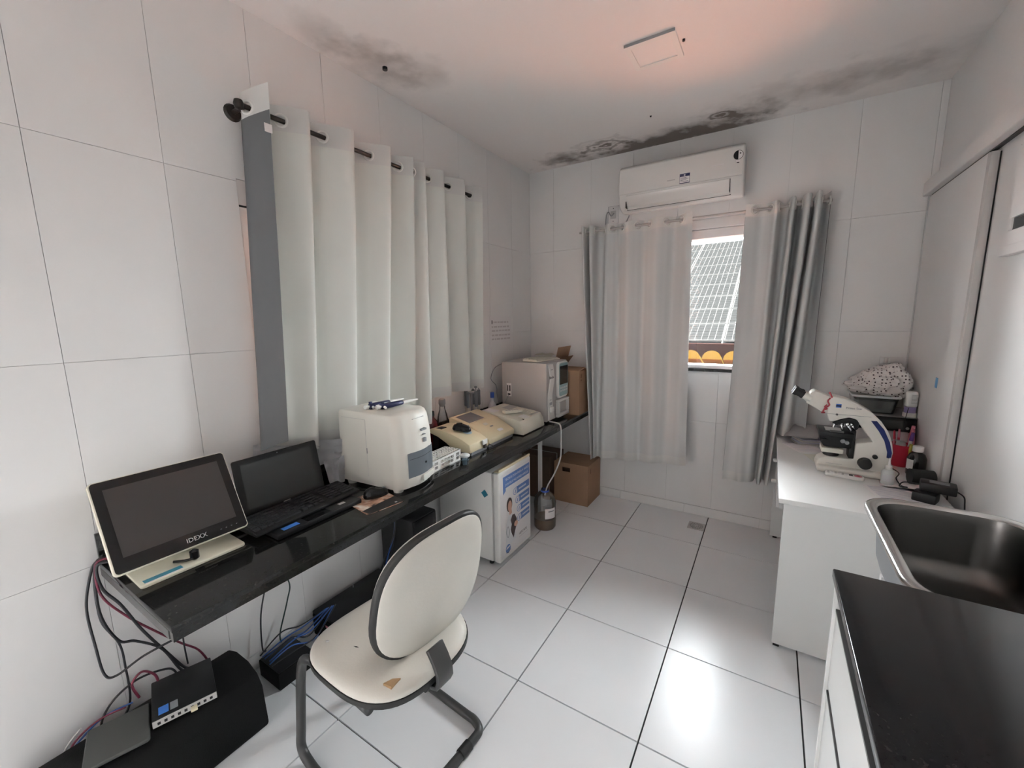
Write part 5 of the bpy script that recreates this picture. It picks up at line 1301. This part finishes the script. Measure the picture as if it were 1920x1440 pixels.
# dotted cloth: crumpled heap
b = MB(); bmesh.ops.create_icosphere(b.bm, subdivisions=6, radius=1)
for v in b.bm.verts:
    p = v.co.copy()
    f = 1 + .20*mnoise.noise(p*1.6+Vector((3, 1, 5))) + .11*mnoise.noise(p*3.3+Vector((1, 4, 2)))
    rid = 1-abs(mnoise.noise(p*2.6 + Vector((7, 2, 9))))*2; rid2 = 1-abs(mnoise.noise(p*5.0 + Vector((1, 8, 3))))*2
    f += .11*max(0, rid)**2 + .035*max(0, rid2)**2
    z = p.z*f; z = max(z, -.62)
    # higher hump toward +x, as in the heap
    sx = p.x*f*.128; hgt = .088*(1 + .42*math.tanh(p.x*1.5+.2))
    v.co = Vector((sx, p.y*f*.105, z*hgt + .012*p.x))
o = b.build('dotted_cloth', 'spotted', None, True, 180); o.location = (2.345, -.205, 1.106); pub(o, 'crumpled white cloth with black dots heaped on the plastic tub', 'cloth')
sheet('plastic_bag', 'small white plastic wrap on top of the dotted cloth', [(2.36, -.24, 1.19), (2.42, -.26, 1.20), (2.43, -.17, 1.215), (2.37, -.16, 1.21)], 'paper', 8, .02, 'plastic')
t = thing('air_freshener', 'white automatic air freshener with a purple band beside the plastic tub', 'dispenser', (2.474, -.308, .951))
MB().prism(rrect(.052, .05, .016, 5), 'z', 0, .022).build('base', 'whitep', t, True); MB().prism(rrect(.046, .044, .016, 5), 'z', .022, .052).build('purple_band', mat('purple_grey', (.25, .22, .42), .5), t, True)
MB().prism(rrect(.050, .048, .018, 5), 'z', .052, .135).bevel(.010, 3, 60).build('cover', 'whitep', t, True)
for k in range(7): bx('grille_slot', 'lgrey', t, -.004, .020, -.0252, -.0235, .075+.007*k, .078+.007*k)
cable('thin_wire', 'thin dark wire hanging from the air freshener over the black device', [(2.463, -.328, 1.0), (2.458, -.340, .98), (2.45, -.354, .94), (2.45, -.356, .90)], .0016, 'cblack')
t = thing('wall_outlet', 'white outlet with a plug on the back wall above the dotted cloth', 'outlet', (2.43, 0, 1.205))
bx('plate', 'alu', t, -.05, .05, -.010, 0, -.035, .035, .002); bx('adapter', 'lgrey', t, -.01, .045, -.045, -.010, -.02, .0, .002)
for x in (-.03, -.012): bx('plug_pin', 'whitep', t, x-.004, x+.004, -.03, -.010, 0, .03, .001)

# ------------------------------------------------------------------ black counter with drawers, and steel sink
t = thing('drawer_cabinet', 'white drawer cabinet with dark gaps under the black counter, bottom right', 'cabinet')
cx0, cyF, cyN, CZ = 1.985, -2.074, -3.9, .900
bx('carcass', 'white', t, cx0+.035, W-.002, cyN, cyF-.012, .08, CZ-.032); bx('end_panel', 'white', t, cx0+.004, W-.002, cyF-.012, cyF-.003, .0, CZ-.032)
bx('plinth', 'white', t, cx0+.06, W-.01, cyN, cyF-.012, 0, .08)
bx('rail', 'granedge', t, cx0+.016, cx0+.035, cyN, cyF-.012, .825, CZ-.032)
zs = [(.09, .34), (.355, .58), (.600, .800)]
for (za, zb) in zs:
    for (ya, yb) in ((cyF-.014-.62, cyF-.014), (cyF-.014-1.25, cyF-.014-.626), (cyN, cyF-.014-1.256)):
        d = bx('drawer', 'white', t, cx0+.010, cx0+.034, ya, yb, za, zb, .002)
        bx('pull_edge', 'granedge', d, cx0+.009, cx0+.030, ya, yb, zb, zb+.006)
rebase(t, (2.25, -2.9, 0))
t = thing('black_counter', 'polished black granite counter top in the lower right foreground', 'counter')
bx('slab', 'granite2', t, cx0-.003, W-.001, cyN-.02, cyF, CZ-.022, CZ, .003); bx('edge_strip', 'granedge', t, cx0+.001, cx0+.03, cyN-.02, cyF-.001, CZ-.032, CZ-.022)
rebase(t, (2.25, -2.9, CZ))
t = thing('steel_sink', 'stainless steel sink basin with rounded rim between bench and black counter', 'sink')
sx0, sx1, sy0, sy1, SZ = 2.122, 2.526, -2.072, -1.425, .872
def rr2(inset, r, z, n=8):
    return [(x, y, z) for x, y in rrect(sx1-sx0-2*inset, sy1-sy0-2*inset, max(.02, r-inset*.4), n, (sx0+sx1)/2, (sy0+sy1)/2)]
RA = .105
MB().rings([rr2(.004, RA, SZ-.016), rr2(0, RA, SZ-.012), rr2(0, RA, SZ-.004), rr2(.003, RA, SZ), rr2(.010, RA, SZ+.001), rr2(.022, RA, SZ-.001), rr2(.030, RA, SZ-.006)], False).build('rim', mat('steel_rim', (.62, .60, .58), .2, metal=1), t, True, 60)
MB().rings([rr2(.030, RA, SZ-.006), rr2(.036, RA, SZ-.03), rr2(.045, RA, SZ-.16), rr2(.058, RA, SZ-.195), rr2(.085, RA, SZ-.212), rr2(.14, RA, SZ-.216), rr2(.17, RA, SZ-.218)], False).build('basin', 'steel', t, True, 80)
MB().lathe([(.001, .0), (.03, .0), (.045, .004), (.05, .004)], ((sx0+sx1)/2, (sy0+sy1)/2, SZ-.221), 20, False).build('drain', 'chrome', t, True)
b = MB().rings([rr2(.17, RA, SZ-.220), rr2(.08, RA, SZ-.218), rr2(.052, RA, SZ-.20), rr2(.040, RA, SZ-.16), rr2(.030, RA, SZ-.03), rr2(.006, RA, SZ-.014)], False); b.build('basin_shell', 'grey', t, True, 80)
bx('floor_patch', 'steel', t, (sx0+sx1)/2-.08, (sx0+sx1)/2+.08, (sy0+sy1)/2-.2, (sy0+sy1)/2+.2, SZ-.226, SZ-.2195)
for y in (-1.55, -1.95): bx('wall_bracket', 'whitepipe', t, 2.18, W-.001, y-.012, y+.012, SZ-.255, SZ-.227)
MB().cyl((2.33, -1.75, SZ-.226), (2.33, -1.75, .0), .022, n=14).build('drain_pipe', 'whitepipe', t, True)
rebase(t, (2.32, -1.75, 0))
